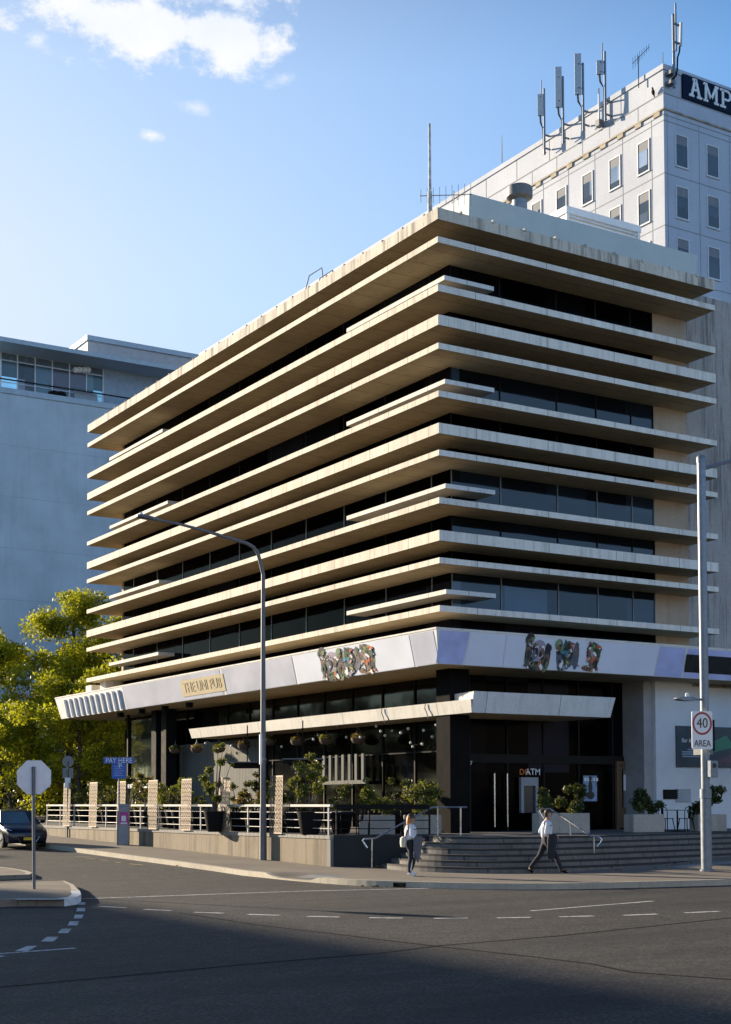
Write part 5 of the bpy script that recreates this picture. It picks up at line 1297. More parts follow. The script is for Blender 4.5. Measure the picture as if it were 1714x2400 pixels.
for i, (px, d, w_, mt, lb_) in enumerate([(200, 74, 1.1, 'leaf_d', 'low dark shrub between the first two lattice screens'), (236, 71, 1.0, 'leaf_g', 'low green shrub right of the second lattice screen'), (318, 64, .9, 'leaf_d', 'dark shrub right of the third lattice screen'), (350, 62.5, .8, 'leaf_g', 'green shrub left of the fourth lattice screen'), (410, 58.5, .9, 'leaf_d', 'dark shrub between the fourth and fifth lattice screens'), (470, 56, .8, 'leaf_g', 'green shrub right of the fifth lattice screen'), (560, 52.5, .7, 'leaf_d', 'dark shrub right of the sixth lattice screen'), (690, 49.5, .7, 'leaf_d', 'dark shrub right of the rightmost lattice screen'), (800, 48.5, .6, 'leaf_d', 'dark shrub behind the black wall railing'), (935, 47.5, .6, 'leaf_d', 'dark shrub between the two left trough planters')]):
    x, y = along(px, d); rs = random.Random(90+i)
    t = thing('garden_shrub', lb_, 'shrub', (x, y, TZ+.005), 0, 'shrubs on the terrace')
    quick(pot, 'pot', M['black'], t, smooth=True)
    bl_ = [(rs.uniform(-.7, .7)*w_, rs.uniform(-.3, .3), rs.uniform(.8, 1.75), w_*rs.uniform(.18, .32)) for k in range(8)]
    quick(lambda m: [m.tube([(0, 0, .7), b_[:3]], [.02, .007], 5) for b_ in bl_], 'stem', M['bark'], t)
    bush_mb(bl_, 700, .06).build('leaves', M[mt], t)
    if i in (1, 3, 5): m = MB(); leaf_quads(clump_points(bl_, 160, .6), .05, m); m.build('blossoms', M['flower_r' if i == 3 else 'flower_y'], t)

# metal chairs and tables
def make_chair(label, loc, rz):
    t = thing('metal_chair', label, 'chair', loc, rz, 'dark metal cafe chairs')
    quick(lambda m: m.box(-.19, -.19, .44, .19, .19, .46), 'seat', M['black'], t, bevel=.008)
    for sx in (-1, 1):
        for sy in (-1, 1): quick(lambda m: m.tube([(sx*.15, sy*.15, .439), (sx*.21, sy*.22, 0)], [.018, .015], 6), 'leg', M['black'], t)
    def back(m):
        m.tube([(-.17, .17, .45), (-.19, .20, .7), (-.15, .23, .82), (0, .245, .86), (.15, .23, .82), (.19, .20, .7), (.17, .17, .45)], .014, 6)
        m.obox((-.05, .19, .461), (.10, 0, 0), (0, .006, 0), (0, .05, .38))
    quick(back, 'backrest', M['black'], t); return t
def make_table(label, loc, rz=0):
    t = thing('cafe_table', label, 'table', loc, rz, 'small cafe tables')
    quick(lambda m: m.box(-.33, -.33, .72, .33, .33, .745), 'tabletop', M['galv_dull'], t)
    quick(lambda m: m.tube([(0, 0, .02), (0, 0, .719)], .03, 8), 'column', M['black'], t)
    quick(lambda m: [m.obox((0, 0, .0), (.3*math.cos(a), .3*math.sin(a), 0), (-.04*math.sin(a), .04*math.cos(a), 0), (0, 0, .03)) for a in (0, math.pi/2, math.pi, -math.pi/2)], 'foot', M['black'], t)
    return t
ch0 = tb0 = None
for px, d, rz, lb_ in [(1562, 49.0, 100, 'dark metal chair left of the small table by the white wall'), (1608, 49.2, -80, 'dark metal chair right of the small table, half behind the steel pole'),
        (838, 46.0, 200, 'dark metal chair just right of the railing end above the black wall'), (862, 46.6, 150, 'dark metal chair under the leafy trough planter left of the handrail'), (770, 47.6, 60, 'dark metal chair behind the last railing bay'), (745, 49.2, 20, 'dark metal chair deep behind the black pot'),
        (690, 50, 150, 'dark metal chair behind the rightmost lattice screen'), (565, 54, 30, 'dark metal chair behind the railing right of the sixth lattice screen'), (480, 57, 200, 'dark metal chair behind the railing between the fifth and sixth screens'), (395, 61, 80, 'dark metal chair behind the railing right of the fourth screen'), (325, 66, 20, 'dark metal chair behind the railing left of the fourth screen')]:
    x, y = along(px, d)
    if ch0 is None: ch0 = make_chair(lb_, (x, y, TZ+.005), R(rz))
    else: dup(ch0, (x, y, TZ+.005), R(rz), lb_)
for k, (px, d, rz, lb_) in enumerate([(783, 48.6, 10, 'dark metal chair behind the table of the last railing bay'), (668, 52.5, 220, 'dark metal chair deep behind the rightmost lattice screen'), (612, 53, 100, 'dark metal chair hidden behind the lamp post'), (545, 52, 190, 'dark metal chair behind the sixth lattice screen'), (522, 58, 80, 'dark metal chair deep behind the sixth lattice screen'), (455, 56, 10, 'dark metal chair behind the fifth lattice screen'), (428, 60, 130, 'dark metal chair left of the fifth lattice screen'), (372, 63, 260, 'dark metal chair behind the fourth lattice screen'), (345, 62, 160, 'dark metal chair just left of the fourth lattice screen'), (270, 69, 30, 'dark metal chair behind the ticket machine'), (240, 73, 120, 'dark metal chair right of the second lattice screen'), (196, 78, 30, 'dark metal chair left of the second lattice screen')]):
    x, y = along(px, d); dup(ch0, (x, y, TZ+.005), R(rz), lb_)
for px, d, lb_ in [(410, 58.5, 'small square cafe table left of the fifth lattice screen'), (1588, 49.1, 'small square cafe table between two chairs by the white wall'), (800, 47, 'small square cafe table behind the last railing bay'), (635, 51.5, 'small square cafe table behind the lamp post'), (500, 57, 'small square cafe table behind the sixth lattice screen'), (350, 64, 'small square cafe table behind the fourth lattice screen')]:
    x, y = along(px, d)
    if tb0 is None: tb0 = make_table(lb_, (x, y, TZ+.005))
    else: dup(tb0, (x, y, TZ+.005), R(15), lb_)

# hanging baskets under the canopy
hbk = None
BK = [(411, 1760, .95, 'y', 'first basket from the left, at the canopy end'), (461, 1758, 1.05, 'r', 'second basket from the left, red flowers'), (514, 1757, 1.0, 'y', 'third basket from the left, yellow green flowers'), (572, 1750, 1.1, 'r', 'fourth basket, just left of the lamp post'), (632, 1740, 1.0, 'y', 'fifth basket, just right of the lamp post'), (697, 1740, 1.05, 'r', 'sixth basket, above the bushy potted tree'), (765, 1737, 1.1, 'y', 'seventh basket, second from the right'), (840, 1735, 1.1, 'r', 'rightmost basket, orange flowers')]
BX = c0[0]+.55
for i, (px, py, s, colr, lb_) in enumerate(BK):
    p = at(px, py, 'x', BX)
    t = thing('hanging_basket', 'hanging flower basket under the canopy, '+lb_, 'hanging basket', p, i*.7, 'flower baskets hung under the canopy')
    quick(lambda m: m.lathe([(.06, -.14), (.20, -.10), (.27, .0), (.28, .08), (.22, .08)], n=14), 'bowl', M['terracotta'], t, smooth=True)
    quick(lambda m: [m.tube([(.27*math.cos(a), .27*math.sin(a), .07), (0, 0, cz-p[2]-.12)], .008, 4) for a in (0, 1.57, 3.14, 4.71)]+[m.tube([(0, 0, cz-p[2]-.14), (0, 0, cz-p[2])], .01, 4)], 'wires', M['galv'], t)
    bls = [(.15*math.cos(a), .15*math.sin(a), .14, .14) for a in (0, 1, 2, 3, 4, 5)]+[(0, 0, .2, .15)]
    m = bush_mb(bls, 260, .045); m.build('foliage', M['leaf_g'], t)
    m = MB(); leaf_quads(clump_points(bls, 150, .95), .04, m); m.build('blossoms', M['flower_y'] if colr == 'y' else M['flower_r'], t)
for px, py, lb_ in ((667, 1758, 'small shaded basket behind the sixth hanging basket'), (782, 1757, 'small shaded basket below the seventh hanging basket')):
    p = at(px, py, 'x', BX+1.2); t = thing('hanging_basket', lb_+', dark foliage', 'hanging basket', p, 0, 'flower baskets hung under the canopy')
    quick(lambda m: m.lathe([(.06, -.14), (.20, -.10), (.27, .0), (.28, .08)], n=12), 'bowl', M['black'], t)
    bush_mb([(0, 0, .1, .25), (.12, .1, .08, .2)], 220, .05).build('foliage', M['leaf_d'], t)
    quick(lambda m: [m.tube([(.27*math.cos(a), .27*math.sin(a), .07), (0, 0, cz-p[2])], .008, 4) for a in (0, 2.1, 4.2)], 'wires', M['galv'], t)
# festoon bulbs
fs = thing('festoon_lights', 'strings of small unlit globe bulbs under the canopy near the corner column', 'string lights', (2.0, 4, 4.6))
BP = []
for px, py in [(482, 1742), (543, 1748), (660, 1750), (735, 1733), (745, 1722), (755, 1740), (792, 1700), (812, 1728), (845, 1728), (853, 1728), (882, 1702), (893, 1714), (903, 1724), (919, 1713), (940, 1718), (957, 1708), (963, 1741), (968, 1750), (990, 1744), (993, 1712), (1013, 1727), (1023, 1699), (1037, 1786)]:
    p = at(px, py, 'x', 1.35+.9*random.random()); BP.append(p)
m = MB()
for p, q in zip(BP[:-1], BP[1:]): m.tube([p+[0, 0, .07], (p+q)/2+[0, 0, .02], q+[0, 0, .07]], .008, 4)
m.build('cord', M['black'], fs, world=True)
for p in BP: quick(lambda m: m.sphere(p, .055, 10, 6), 'bulb', M['bulb'], fs, world=True, smooth=True)
# radiant heaters
for px, py, d, lb_ in ((580, 1793, 54, 'flat outdoor heater under the canopy left of the lamp post'), (710, 1786, 51, 'flat outdoor heater above the bushy potted tree')):
    p = atd(px, py, d); t = thing('patio_heater', lb_, 'heater', (p[0], p[1], p[2]), R(-30), 'outdoor heaters under the canopy')
    quick(lambda m: m.loft([[(-.75, -.3, .08), (.75, -.3, .08), (.75, .3, .08), (-.75, .3, .08)], [(-.5, -.16, -.13), (.5, -.16, -.13), (.5, .16, -.13), (-.5, .16, -.13)]]), 'hood', M['alu_dark'], t)
    quick(lambda m: m.box(-.72, -.29, .081, .72, .29, .12), 'top_plate', M['galv_dull'], t)
    quick(lambda m: m.tube([(0, 0, .12), (0, 0, cz-p[2]+.0)], .025, 6), 'hanger', M['black'], t)

# steel handrails on the steps
def handrail(label, pts, posts):
    t = thing('handrail', label, 'handrail', (*posts[0][0][:2], posts[0][0][2]))
    quick(lambda m: m.tube(pts, .028, 8), 'rail', M['steel'], t, world=True, smooth=True)
    for p, q in posts: quick(lambda m: m.tube([p, q], .024, 8), 'post', M['steel'], t, world=True, smooth=True)
Z6 = lambda x, y: (820+x/3.867, 1840+y/3.867)
dA = 43.6; dB = 44.6
hp = [atd(*Z6(160, 570), dA), atd(*Z6(132, 530), dA), atd(*Z6(117, 505), dA), atd(*Z6(130, 489), dA), atd(*Z6(230, 486), dA), atd(*Z6(500, 335), dA+.5), atd(*Z6(750, 204), dB), atd(*Z6(1063, 201), dB+.2)]
handrail('steel handrail with a curled end on the left of the steps', hp, [(atd(*Z6(201, 752), dA), atd(*Z6(205, 488), dA)), (atd(*Z6(798, 465), dB), atd(*Z6(797, 206), dB)), (atd(*Z6(1007, 458), dB+.15), atd(*Z6(1007, 204), dB+.15))])
Z5 = lambda x, y: (1214+x/3.248, 1600+y/3.248)
dC, dD = 42.6, 44.2
hp = [atd(*Z5(605, 1250), dC), atd(*Z5(632, 1218), dC), atd(*Z5(640, 1196), dC), atd(*Z5(622, 1179), dC), atd(*Z5(560, 1173), dC), atd(*Z5(400, 1062), (dC+dD)/2), atd(*Z5(245, 960), dD), atd(*Z5(180, 960), dD), atd(*Z5(166, 972), dD), atd(*Z5(168, 990), dD), atd(*Z5(197, 1036), dD)]
handrail('steel handrail with curled ends on the right behind the walking man', hp, [(atd(*Z5(583, 1424), dC), atd(*Z5(580, 1175), dC)), (atd(*Z5(404, 1325), dC+.8), atd(*Z5(398, 1063), dC+.8)), (atd(*Z5(225, 1240), dD), atd(*Z5(224, 961), dD))])

# fallen leaves
m = MB()
def scatter(c, n, s):
    p = np.stack([rng.normal(c[0], s, n), rng.normal(c[1], s*.35, n)], 1); return [(x, y) for x, y in p]
for c, n, s, zf in ((at(925, 2078, 'z', 0), 40, .5, road_z), (gat(892, 2034), 60, .28, pav_z), (gat(480, 2029, road_z), 70, .35, road_z), (gat(1560, 2033), 20, 1.2, pav_z), (at(1545, 2154, 'z', 0), 2, .05, road_z)):
    pts = np.array([(x, y, zf(x, y)+.03) for x, y in scatter(c, n, s)]); leaf_quads(pts, .055, m, .6)
tag(m.build('fallen_leaves', M['deadleaf']), 'dry brown leaves gathered along the gutter and the foot of the steps', 'leaves', kind='stuff')

# ------------------------------------------------------------------ parked car
cp = thing('parked_car', 'dark blue hatchback with yellow number plate waiting at the left edge', 'car', (-8.0, 17.0, road_z(-8, 18.0)+.02), 0)
cp.rotation_euler = (math.atan(SL), 0, R(-2))
M['carpaint'] = paint('dark navy car paint', (.005, .010, .022), .22, .0, var=.05)
M['carglass'] = glass_dark('car glass', (.04, .075, .10), .03, .6)
M['chrome'] = paint('chrome trim', (.6, .6, .62), .15, 1)
M['lens'] = paint('headlight lens', (.6, .65, .72), .1)
# local: front bumper at y=0, car extends to +y; half sections (x half widths)
def car_ring(y, w0, w1, z0, z1, z2):   # sill width, belt width, underside, widest height, top
    h = [(0, z0), (w0*.9, z0), (w0, z0+.06), (w1, z1-.12), (w1, z1), (w1*.93, z2-.03), (w1*.75, z2), (0, z2)]
    return [(x, y, z) for x, z in h]+[(-x, y, z) for x, z in h[-2:0:-1]]
body = MB(); body.smooth = True
body.loft([car_ring(.0, .62, .66, .28, .52, .60), car_ring(.06, .74, .78, .22, .60, .70), car_ring(.30, .80, .83, .19, .70, .80), car_ring(.75, .82, .86, .18, .76, .90), car_ring(1.15, .82, .87, .18, .80, .97), car_ring(1.6, .82, .87, .18, .84, .98), car_ring(2.6, .82, .87, .18, .88, .98), car_ring(3.5, .80, .86, .2, .92, 1.0), car_ring(3.95, .74, .80, .28, .88, .98), car_ring(4.04, .66, .70, .34, .80, .9)])
cb = body.build('body', M['carpaint'], cp)
def cab_ring(y, wb, wt, zb, zt): return [(-wb, y, zb), (wb, y, zb), (wt, y+.0, zt), (-wt, y, zt)]
def lerp(a, b, t): return tuple(a[i]+(b[i]-a[i])*t for i in range(3))
fb, ft_, rt_, rb = 1.12, 1.85, 3.35, 3.85
WB, WT_, ZB, ZT_ = .80, .60, .955, 1.47
A = [(-WB, fb, ZB), (WB, fb, ZB), (WT_, ft_, ZT_-.04), (-WT_, ft_, ZT_-.04)]
m = MB(); m.poly(A); m.build('windscreen', M['carglass'], cp)
m = MB(); m.poly([(-WB*.95, rb, ZB), (-WT_*.95, rt_, ZT_-.06), (WT_*.95, rt_, ZT_-.06), (WB*.95, rb, ZB)]); m.build('rear_window', M['carglass'], cp)
for s in (-1, 1):
    m = MB(); m.poly([(s*(WB+.005), fb+.12, ZB), (s*(WB+.02), 2.35, ZB), (s*(WT_+.035), 2.35, ZT_-.07), (s*(WT_+.03), ft_+.1, ZT_-.07)]); m.build('side_window', M['carglass'], cp)
    m = MB(); m.poly([(s*(WB+.02), 2.43, ZB), (s*(WB), rb-.15, ZB), (s*(WT_+.02), rt_-.1, ZT_-.09), (s*(WT_+.035), 2.43, ZT_-.07)]); m.build('side_window', M['carglass'], cp)
m = MB(); m.smooth = True
def roof_ring(y, w, z, d): return [(-w-.04, y, z-d-.03), (-w, y, z-.01), (-w*.5, y, z+.02), (w*.5, y, z+.02), (w, y, z-.01), (w+.04, y, z-d-.03)]
m.loft([roof_ring(ft_-.03, WT_, ZT_-.03, .02), roof_ring(ft_+.4, WT_, ZT_, .03), roof_ring(2.7, WT_, ZT_+.01, .03), roof_ring(rt_, WT_, ZT_-.02, .03)])
for s in (-1, 1):
    m.tube([(s*WB, fb, ZB), (s*WT_, ft_, ZT_-.03)], .035, 6); m.tube([(s*WB*.97, rb, ZB), (s*WT_, rt_, ZT_-.05)], .06, 6); m.tube([(s*(WB+.015), 2.39, ZB), (s*(WT_+.03), 2.39, ZT_-.06)], .03, 6)
m.build('roof', M['carpaint'], cp)
for s in (-1, 1):
    for y in (.78, 3.25):
        t = MB(); t.tube([(s*.66, y, .31), (s*.87, y, .31)], .31, 24); w = t.build('wheel', M['rubber'], cp, smooth=True)
        t = MB(); t.tube([(s*.80, y, .31), (s*.878, y, .31)], .21, 20)
        w2 = t.build('rim', M['galv'], w, smooth=True)
        t = MB()
        for k in range(5): a = k*2*math.pi/5; t.obox((s*.879, y-.03*math.sin(a)-.03, .31-.03), (s*.008, 0, 0), (0, .19*math.cos(a), .19*math.sin(a)), (0, -.05*math.sin(a), .05*math.cos(a)))
        t.build('spokes', M['chrome'], w)
    hl = MB(); hl.loft([[(s*.42, -.02+.07, .60), (s*.42, .09, .655), (s*.43, .2, .66), (s*.43, .2, .6)], [(s*.66, .05, .62), (s*.66, .13, .73), (s*.66, .3, .72), (s*.66, .3, .62)], [(s*.80, .22, .66), (s*.80, .3, .77), (s*.78, .5, .76), (s*.78, .5, .66)]]); hl.build('headlight', M['lens'], cp)
    f = MB(); f.sphere((s*.62, .045, .38), (.06, .03, .05)); f.build('fog_lamp', M['lens'], cp)
    mm = MB(); mm.sphere((s*.98, 1.32, 1.02), (.11, .07, .075)); mm.tube([(s*.84, 1.36, .97), (s*.95, 1.34, .99)], .025, 6); mm.build('mirror', M['black'], cp, smooth=True)
    d = MB(); d.box(s*.865, 1.5, .62, s*.875, 1.502, .64); d.box(s*.872, 2.1, .78, s*.892, 2.25, .81); d.build('door_handle', M['black'], cp)
m = MB(); m.add([(-.42, -.012, .46), (.42, -.012, .46), (.30, -.006, .26), (-.30, -.006, .26)], [(0, 1, 2, 3)]); m.add([(-.40, .04, .585), (.40, .04, .585), (.34, -.003, .53), (-.34, -.003, .53)], [(0, 1, 2, 3)]); g_ = m.build('grille', M['black'], cp)
m = MB(); m.tube([(-.45, -.015, .48), (.45, -.015, .48)], .012, 6); m.tube([(-.45, -.015, .48), (-.31, -.012, .25)], .012, 6); m.tube([(.45, -.015, .48), (.31, -.012, .25)], .012, 6); m.tube([(-.42, .02, .60), (0, -.02, .54), (.42, .02, .60)], .010, 6); m.build('grille_trim', M['chrome'], cp)
m = MB(); m.box(-.19, -.035, .33, .19, -.02, .44); m.build('number_plate', M['plate'], cp)
m = MB(); m.tube([(0, 2.2, 1.48), (.0, 2.6, 2.0)], .01, 4); m.build('aerial', M['black'], cp)
for s in (-1, 1):
    m = MB(); m.smooth = True
    m.loft([[(s*.36+x*.9, 1.95+y, z) for x, y in ((-.2, 0), (.2, 0), (.2, .1), (-.2, .1))] for z in (.7, 1.1)]); m.sphere((s*.36, 2.02, 1.2), (.13, .06, .1)); m.build('front_seat', paint('pale seat cloth', (.12, .13, .13), .9), cp)

# ------------------------------------------------------------------ people
def skin_mesh(verts, edges, name, sub=2, root=0):
    me = bpy.data.meshes.new(name); me.from_pydata([v[:3] for v in verts], edges, [])
    o = bpy.data.objects.new(name, me); COL.objects.link(o)
    o.modifiers.new('skin', 'SKIN'); sv = me.skin_vertices[0].data
    for i, v in enumerate(verts): sv[i].radius = (v[3], v[4] if len(v) > 4 else v[3]); sv[i].use_root = (i == root)
    o.modifiers['skin'].use_smooth_shade = True
    s = o.modifiers.new('sub', 'SUBSURF'); s.levels = sub; s.render_levels = sub
    dg = bpy.context.evaluated_depsgraph_get()
    m2 = bpy.data.meshes.new_from_object(o.evaluated_get(dg)); bpy.data.objects.remove(o); bpy.data.meshes.remove(me)
    m2.name = name; m2.polygons.foreach_set('use_smooth', [True]*len(m2.polygons)); return m2
def skin_obj(verts, edges, name, mat, parent, **k):
    me = skin_mesh(verts, edges, name, **k); me.materials.clear(); me.materials.append(mat)
    o = bpy.data.objects.new(name, me); COL.objects.link(o); o.parent = parent; return o
def chain(V, E, pts, start=None):
    last = start
    for p in pts:
        V.append(p); i = len(V)-1
        if last is not None: E.append((last, i))
        last = i
    return last
def person(label, loc, heading, sc, J, mats, hair, carry=None, extra=None):
    # local frame: faces +x, z up. J: joint positions
    t = thing('person', label, 'person', loc, heading); t.scale = (sc, sc, sc)
    V, E = [], []
    V.append((*J['pelvis'], .105, .14)); 
    sp = chain(V, E, [(*J['waist'], .10, .135), (*J['chest'], .115, .165), (*J['neck0'], .075, .09), (*J['neck'], .052, .055)], 0)
    chest = 2
    h = J['head']; hd = chain(V, E, [(h[0]-.01, h[1], h[2]-.10, .062, .06), (h[0], h[1], h[2]-.02, .088, .075), (h[0]-.005, h[1], h[2]+.06, .086, .075), (h[0]-.01, h[1], h[2]+.105, .05, .045)], sp)
    for s in ('l', 'r'):
        k = chain(V, E, [(*J['hip_'+s], .088), (*J['knee_'+s], .056), (*J['calf_'+s], .054), (*J['ankle_'+s], .036)], 0)
        chain(V, E, [(*J['ball_'+s], .035, .04), (*J['toe_'+s], .022, .035)], k)
        sh = chain(V, E, [(*J['sho_'+s], .052), (*J['elb_'+s], .040), (*J['wri_'+s], .027, .024)], 3)
        w = np.array(J['wri_'+s]); e = np.array(J['elb_'+s]); d = (w-e)/np.linalg.norm(w-e)
        sd_ = np.cross(d, [1, 0, .2]); sd_ /= np.linalg.norm(sd_); up_ = np.cross(sd_, d)
        pm = w+d*.06; pi_ = chain(V, E, [(*pm, .026, .018)], sh)
        for q, ln in ((-1.5, .062), (-.5, .078), (.5, .072), (1.5, .055)):
            a = pm+d*.035+up_*q*.017; b_ = a+d*ln*.55+sd_*.010; c_ = b_+d*ln*.4+sd_*.022
            chain(V, E, [(*a, .010), (*b_, .009), (*c_, .007)], pi_)
        a = w+d*.03+up_*.028; chain(V, E, [(*a, .011), (*(a+d*.035+up_*.018+sd_*.01), .009)], pi_)
    skin_obj(V, E, 'body', M['skin'], t)
    # face: nose, eyes, mouth, ears
    m = MB(); hx = h[0]+.083
    m.loft([[(hx, -.013, h[2]+.02), (hx, .013, h[2]+.02), (hx-.01, 0, h[2]+.03)], [(hx+.022, -.015, h[2]-.02), (hx+.022, .015, h[2]-.02), (hx-.01, 0, h[2]-.03)]]); m.build('nose', M['skin'], t)
    m = MB(); m.sphere((hx-.006, -.032, h[2]+.02), .012, 8, 5); m.sphere((hx-.006, .032, h[2]+.02), .012, 8, 5); m.build('eyes', M['ink'], t)
    m = MB(); m.sphere((hx-.008, 0, h[2]-.055), (.008, .024, .006), 8, 5); m.build('mouth', paint('lips', (.28, .10, .09), .5), t)
    m = MB(); m.sphere((h[0]-.005, -.083, h[2]), (.022, .010, .032), 8, 6); m.sphere((h[0]-.005, .083, h[2]), (.022, .010, .032), 8, 6); m.build('ears', M['skin'], t)
    hair(t, h)
    # clothing shells
    V, E = [], []; up = .018
    V.append((*J['pelvis'], .112+up*.5, .145+up)); chain(V, E, [(J['waist'][0], 0, J['waist'][2]-.02, .10+up, .14+up)], 0)
    for s in ('l', 'r'): chain(V, E, [(*J['hip_'+s], .098+up*.6), (*J['knee_'+s], .066+up*.6), (*J['calf_'+s], .064+up*.4), (*J['ankle_'+s], .050+up*.4)], 0)
    skin_obj(V, E, 'trousers', mats['trousers'], t)
    V, E = [], []
    V.append((J['pelvis'][0], J['pelvis'][1], J['pelvis'][2]+.02, .122+up, .15+up)); c = chain(V, E, [(*J['waist'], .112+up, .15+up), (*J['chest'], .125+up, .178+up), (J['neck0'][0], J['neck0'][1], J['neck0'][2]-.01, .085, .10)], 0)
    for s in ('l', 'r'):
        e = np.array(J['elb_'+s]); w = np.array(J['wri_'+s]); q = mats.get('sleeve', .9); en = e+(w-e)*q
        chain(V, E, [(*J['sho_'+s], .066), (*e, .054), (*en, .042)], 3)
    skin_obj(V, E, 'shirt', mats['shirt'], t)
    for s in ('l', 'r'):
        a, b_, c_ = (np.array(J[k+s]) for k in ('ankle_', 'ball_', 'toe_'))
        V, E = [(*(a+[0, 0, .015]), .045)], []; d = b_-a; d[2] = 0; nd = d/np.linalg.norm(d)
        chain(V, E, [(*(a-nd*.04-[0, 0, .035]), .04, .036)], 0); chain(V, E, [(*b_, .042, .048), (*c_, .028, .04)], 0)
        skin_obj(V, E, 'shoe', mats['shoes'], t)
    if extra: extra(t)
    return t
def short_hair(t, h):
    m = MB(); m.smooth = True
    m.loft([[(h[0]-.02+r*math.cos(a)*1.02+(-.012 if z < .05 else 0), r*.86*math.sin(a), h[2]+z) for a in [2*math.pi*k/14 for k in range(14)]] for z, r in ((.055, .105), (.09, .106), (.125, .092), (.15, .062), (.162, .02))])
    m.loft([[(h[0]-.055+r*math.cos(a), r*1.05*math.sin(a), h[2]+z) for a in [math.pi/2+math.pi*k/8 for k in range(9)]]+[] for z, r in ((-.06, .062), (0, .082), (.06, .088))], close=False)
    m.build('hair', M['hair'], t)
MAN = dict(pelvis=(0, 0, .93), waist=(.01, 0, 1.10), chest=(.03, 0, 1.33), neck0=(.035, 0, 1.47), neck=(.05, 0, 1.54), head=(.085, 0, 1.645),
    hip_l=(.0, .10, .88), knee_l=(-.16, .10, .50), calf_l=(-.28, .10, .36), ankle_l=(-.46, .10, .13), ball_l=(-.38, .10, .035), toe_l=(-.31, .10, .028),
    hip_r=(.01, -.10, .88), knee_r=(.26, -.10, .50), calf_r=(.31, -.10, .34), ankle_r=(.42, -.10, .085), ball_r=(.52, -.10, .045), toe_r=(.60, -.10, .055),
    sho_l=(.02, .20, 1.42), elb_l=(-.14, .24, 1.16), wri_l=(.02, .22, .98), sho_r=(.02, -.20, 1.42), elb_r=(-.06, -.25, 1.13), wri_r=(.17, -.20, 1.05))
def jacket(t, c=(.12, -.24, 1.0), s=1., mat='trouser', name='jacket'):
    m = MB(); m.smooth = True          # folded over the forearm: narrow at the top, uneven hem
    rings = []
    for k, (z, rx, ry) in enumerate(((.075, .05, .03), (.05, .105, .055), (-.03, .125, .065), (-.16, .105, .055), (-.30, .095, .05), (-.42, .085, .045), (-.47, .05, .02))):
        f = max(0, -z)/.47
        rings.append([(c[0]+s*(rx*math.cos(a)*(1+.22*f*math.cos(3*a+1))-.05*f), c[1]+s*ry*math.sin(a)*(1+.3*math.cos(5*a)), c[2]+s*(z+f*(.09*math.sin(2*a+.6)+.05*math.cos(3*a)))) for a in [2*math.pi*j/20 for j in range(20)]])
    m.loft(rings); o = m.build(name, M[mat], t)
    sb = o.modifiers.new('sub', 'SUBSURF'); sb.levels = 1; sb.render_levels = 1
HEAD = math.atan2(RT[1], RT[0])
b = at(1281, 2048, 'z', .15); b = gat(1281, 2047.5)
person('man in white shirt and dark trousers striding right, dark jacket over arm', b, HEAD+.08, 1.0, MAN, dict(trousers=M['trouser'], shirt=M['shirt'], shoes=M['black'], sleeve=.35), short_hair, extra=lambda t: jacket(t, (.13, -.25, 1.02), 1.25))
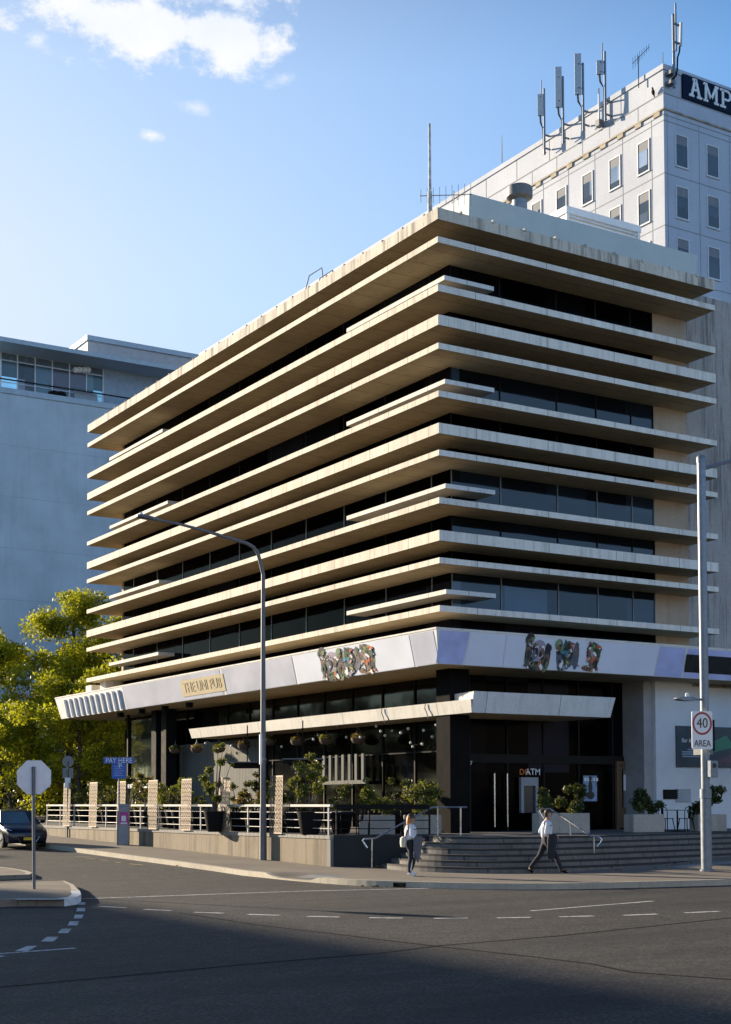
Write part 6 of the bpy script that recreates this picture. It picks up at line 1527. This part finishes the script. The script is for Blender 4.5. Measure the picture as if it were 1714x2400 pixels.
WOM = dict(pelvis=(-.01, 0, .90), waist=(.0, 0, 1.06), chest=(.02, 0, 1.26), neck0=(.02, 0, 1.39), neck=(.035, 0, 1.45), head=(.06, 0, 1.545),
    hip_l=(-.01, .085, .85), knee_l=(.12, .085, .48), calf_l=(.10, .085, .34), ankle_l=(.02, .085, .13), ball_l=(.12, .085, .05), toe_l=(.20, .085, .05),
    hip_r=(.0, -.085, .85), knee_r=(.0, -.085, .47), calf_r=(-.04, -.085, .33), ankle_r=(-.04, -.085, .085), ball_r=(.07, -.085, .04), toe_r=(.15, -.085, .035),
    sho_l=(.0, .17, 1.35), elb_l=(-.05, .21, 1.08), wri_l=(.18, .19, 1.02), sho_r=(.0, -.17, 1.35), elb_r=(-.03, -.22, 1.08), wri_r=(.2, -.20, 1.03))
def long_hair(t, h):
    m = MB(); m.smooth = True
    m.loft([[(h[0]-.03+r*math.cos(a)*1.0, r*.9*math.sin(a), h[2]+z) for a in [2*math.pi*k/14 for k in range(14)]] for z, r in ((.03, .112), (.08, .11), (.12, .094), (.15, .06), (.16, .02))])
    m.build('hair', M['hair'], t)
    m = MB(); m.smooth = True
    m.loft([[(h[0]-.085+ox+rx*math.cos(a), ry*math.sin(a), h[2]+z) for a in [2*math.pi*k/12 for k in range(12)]] for z, rx, ry, ox in ((-.22, .02, .04, -.03), (-.18, .045, .075, -.03), (-.08, .06, .092, -.02), (.03, .065, .095, -.01), (.09, .05, .08, .0), (.13, .02, .03, .02))])
    m.build('hair_back', M['hair_lit'], t)  # low sun on the back of the dark hair, painted in copper
def wex(t):
    jacket(t, (.16, -.24, 1.02), 1.15, 'greycloth')
    m = MB(); m.smooth = True
    m.loft([[(-.20+rx*math.cos(a), -.02+ry*math.sin(a), z) for a in [2*math.pi*k/12 for k in range(12)]] for z, rx, ry in ((.78, .03, .06), (.80, .075, .11), (.92, .09, .13), (1.04, .08, .12), (1.08, .03, .06))]); m.build('bag', paint('pale canvas bag', (.5, .48, .42), .8), t)
    m = MB(); m.tube([(-.17, -.1, 1.06), (-.1, -.12, 1.25), (.0, -.13, 1.40)], .014, 6); m.build('bag_strap', M['black'], t)
    m = MB(); m.add([(.03, -.163, .80), (.065, -.163, .80), (.075, -.155, .52), (.04, -.155, .52)], [(0, 1, 2, 3)]); m.add([(.0, -.148, .46), (.03, -.148, .46), (-.01, -.145, .14), (-.04, -.145, .14)], [(0, 1, 2, 3)]); m.build('side_stripe', M['shoe_w'], t)
b = gat(962, 2054)
person('woman with sunlit hair in a white top and dark striped leggings carrying a grey jacket', b, HEAD+.25, 1.0, WOM, dict(trousers=M['trouser'], shirt=M['shirt'], shoes=M['shoe_w'], sleeve=.9), long_hair, extra=wex)
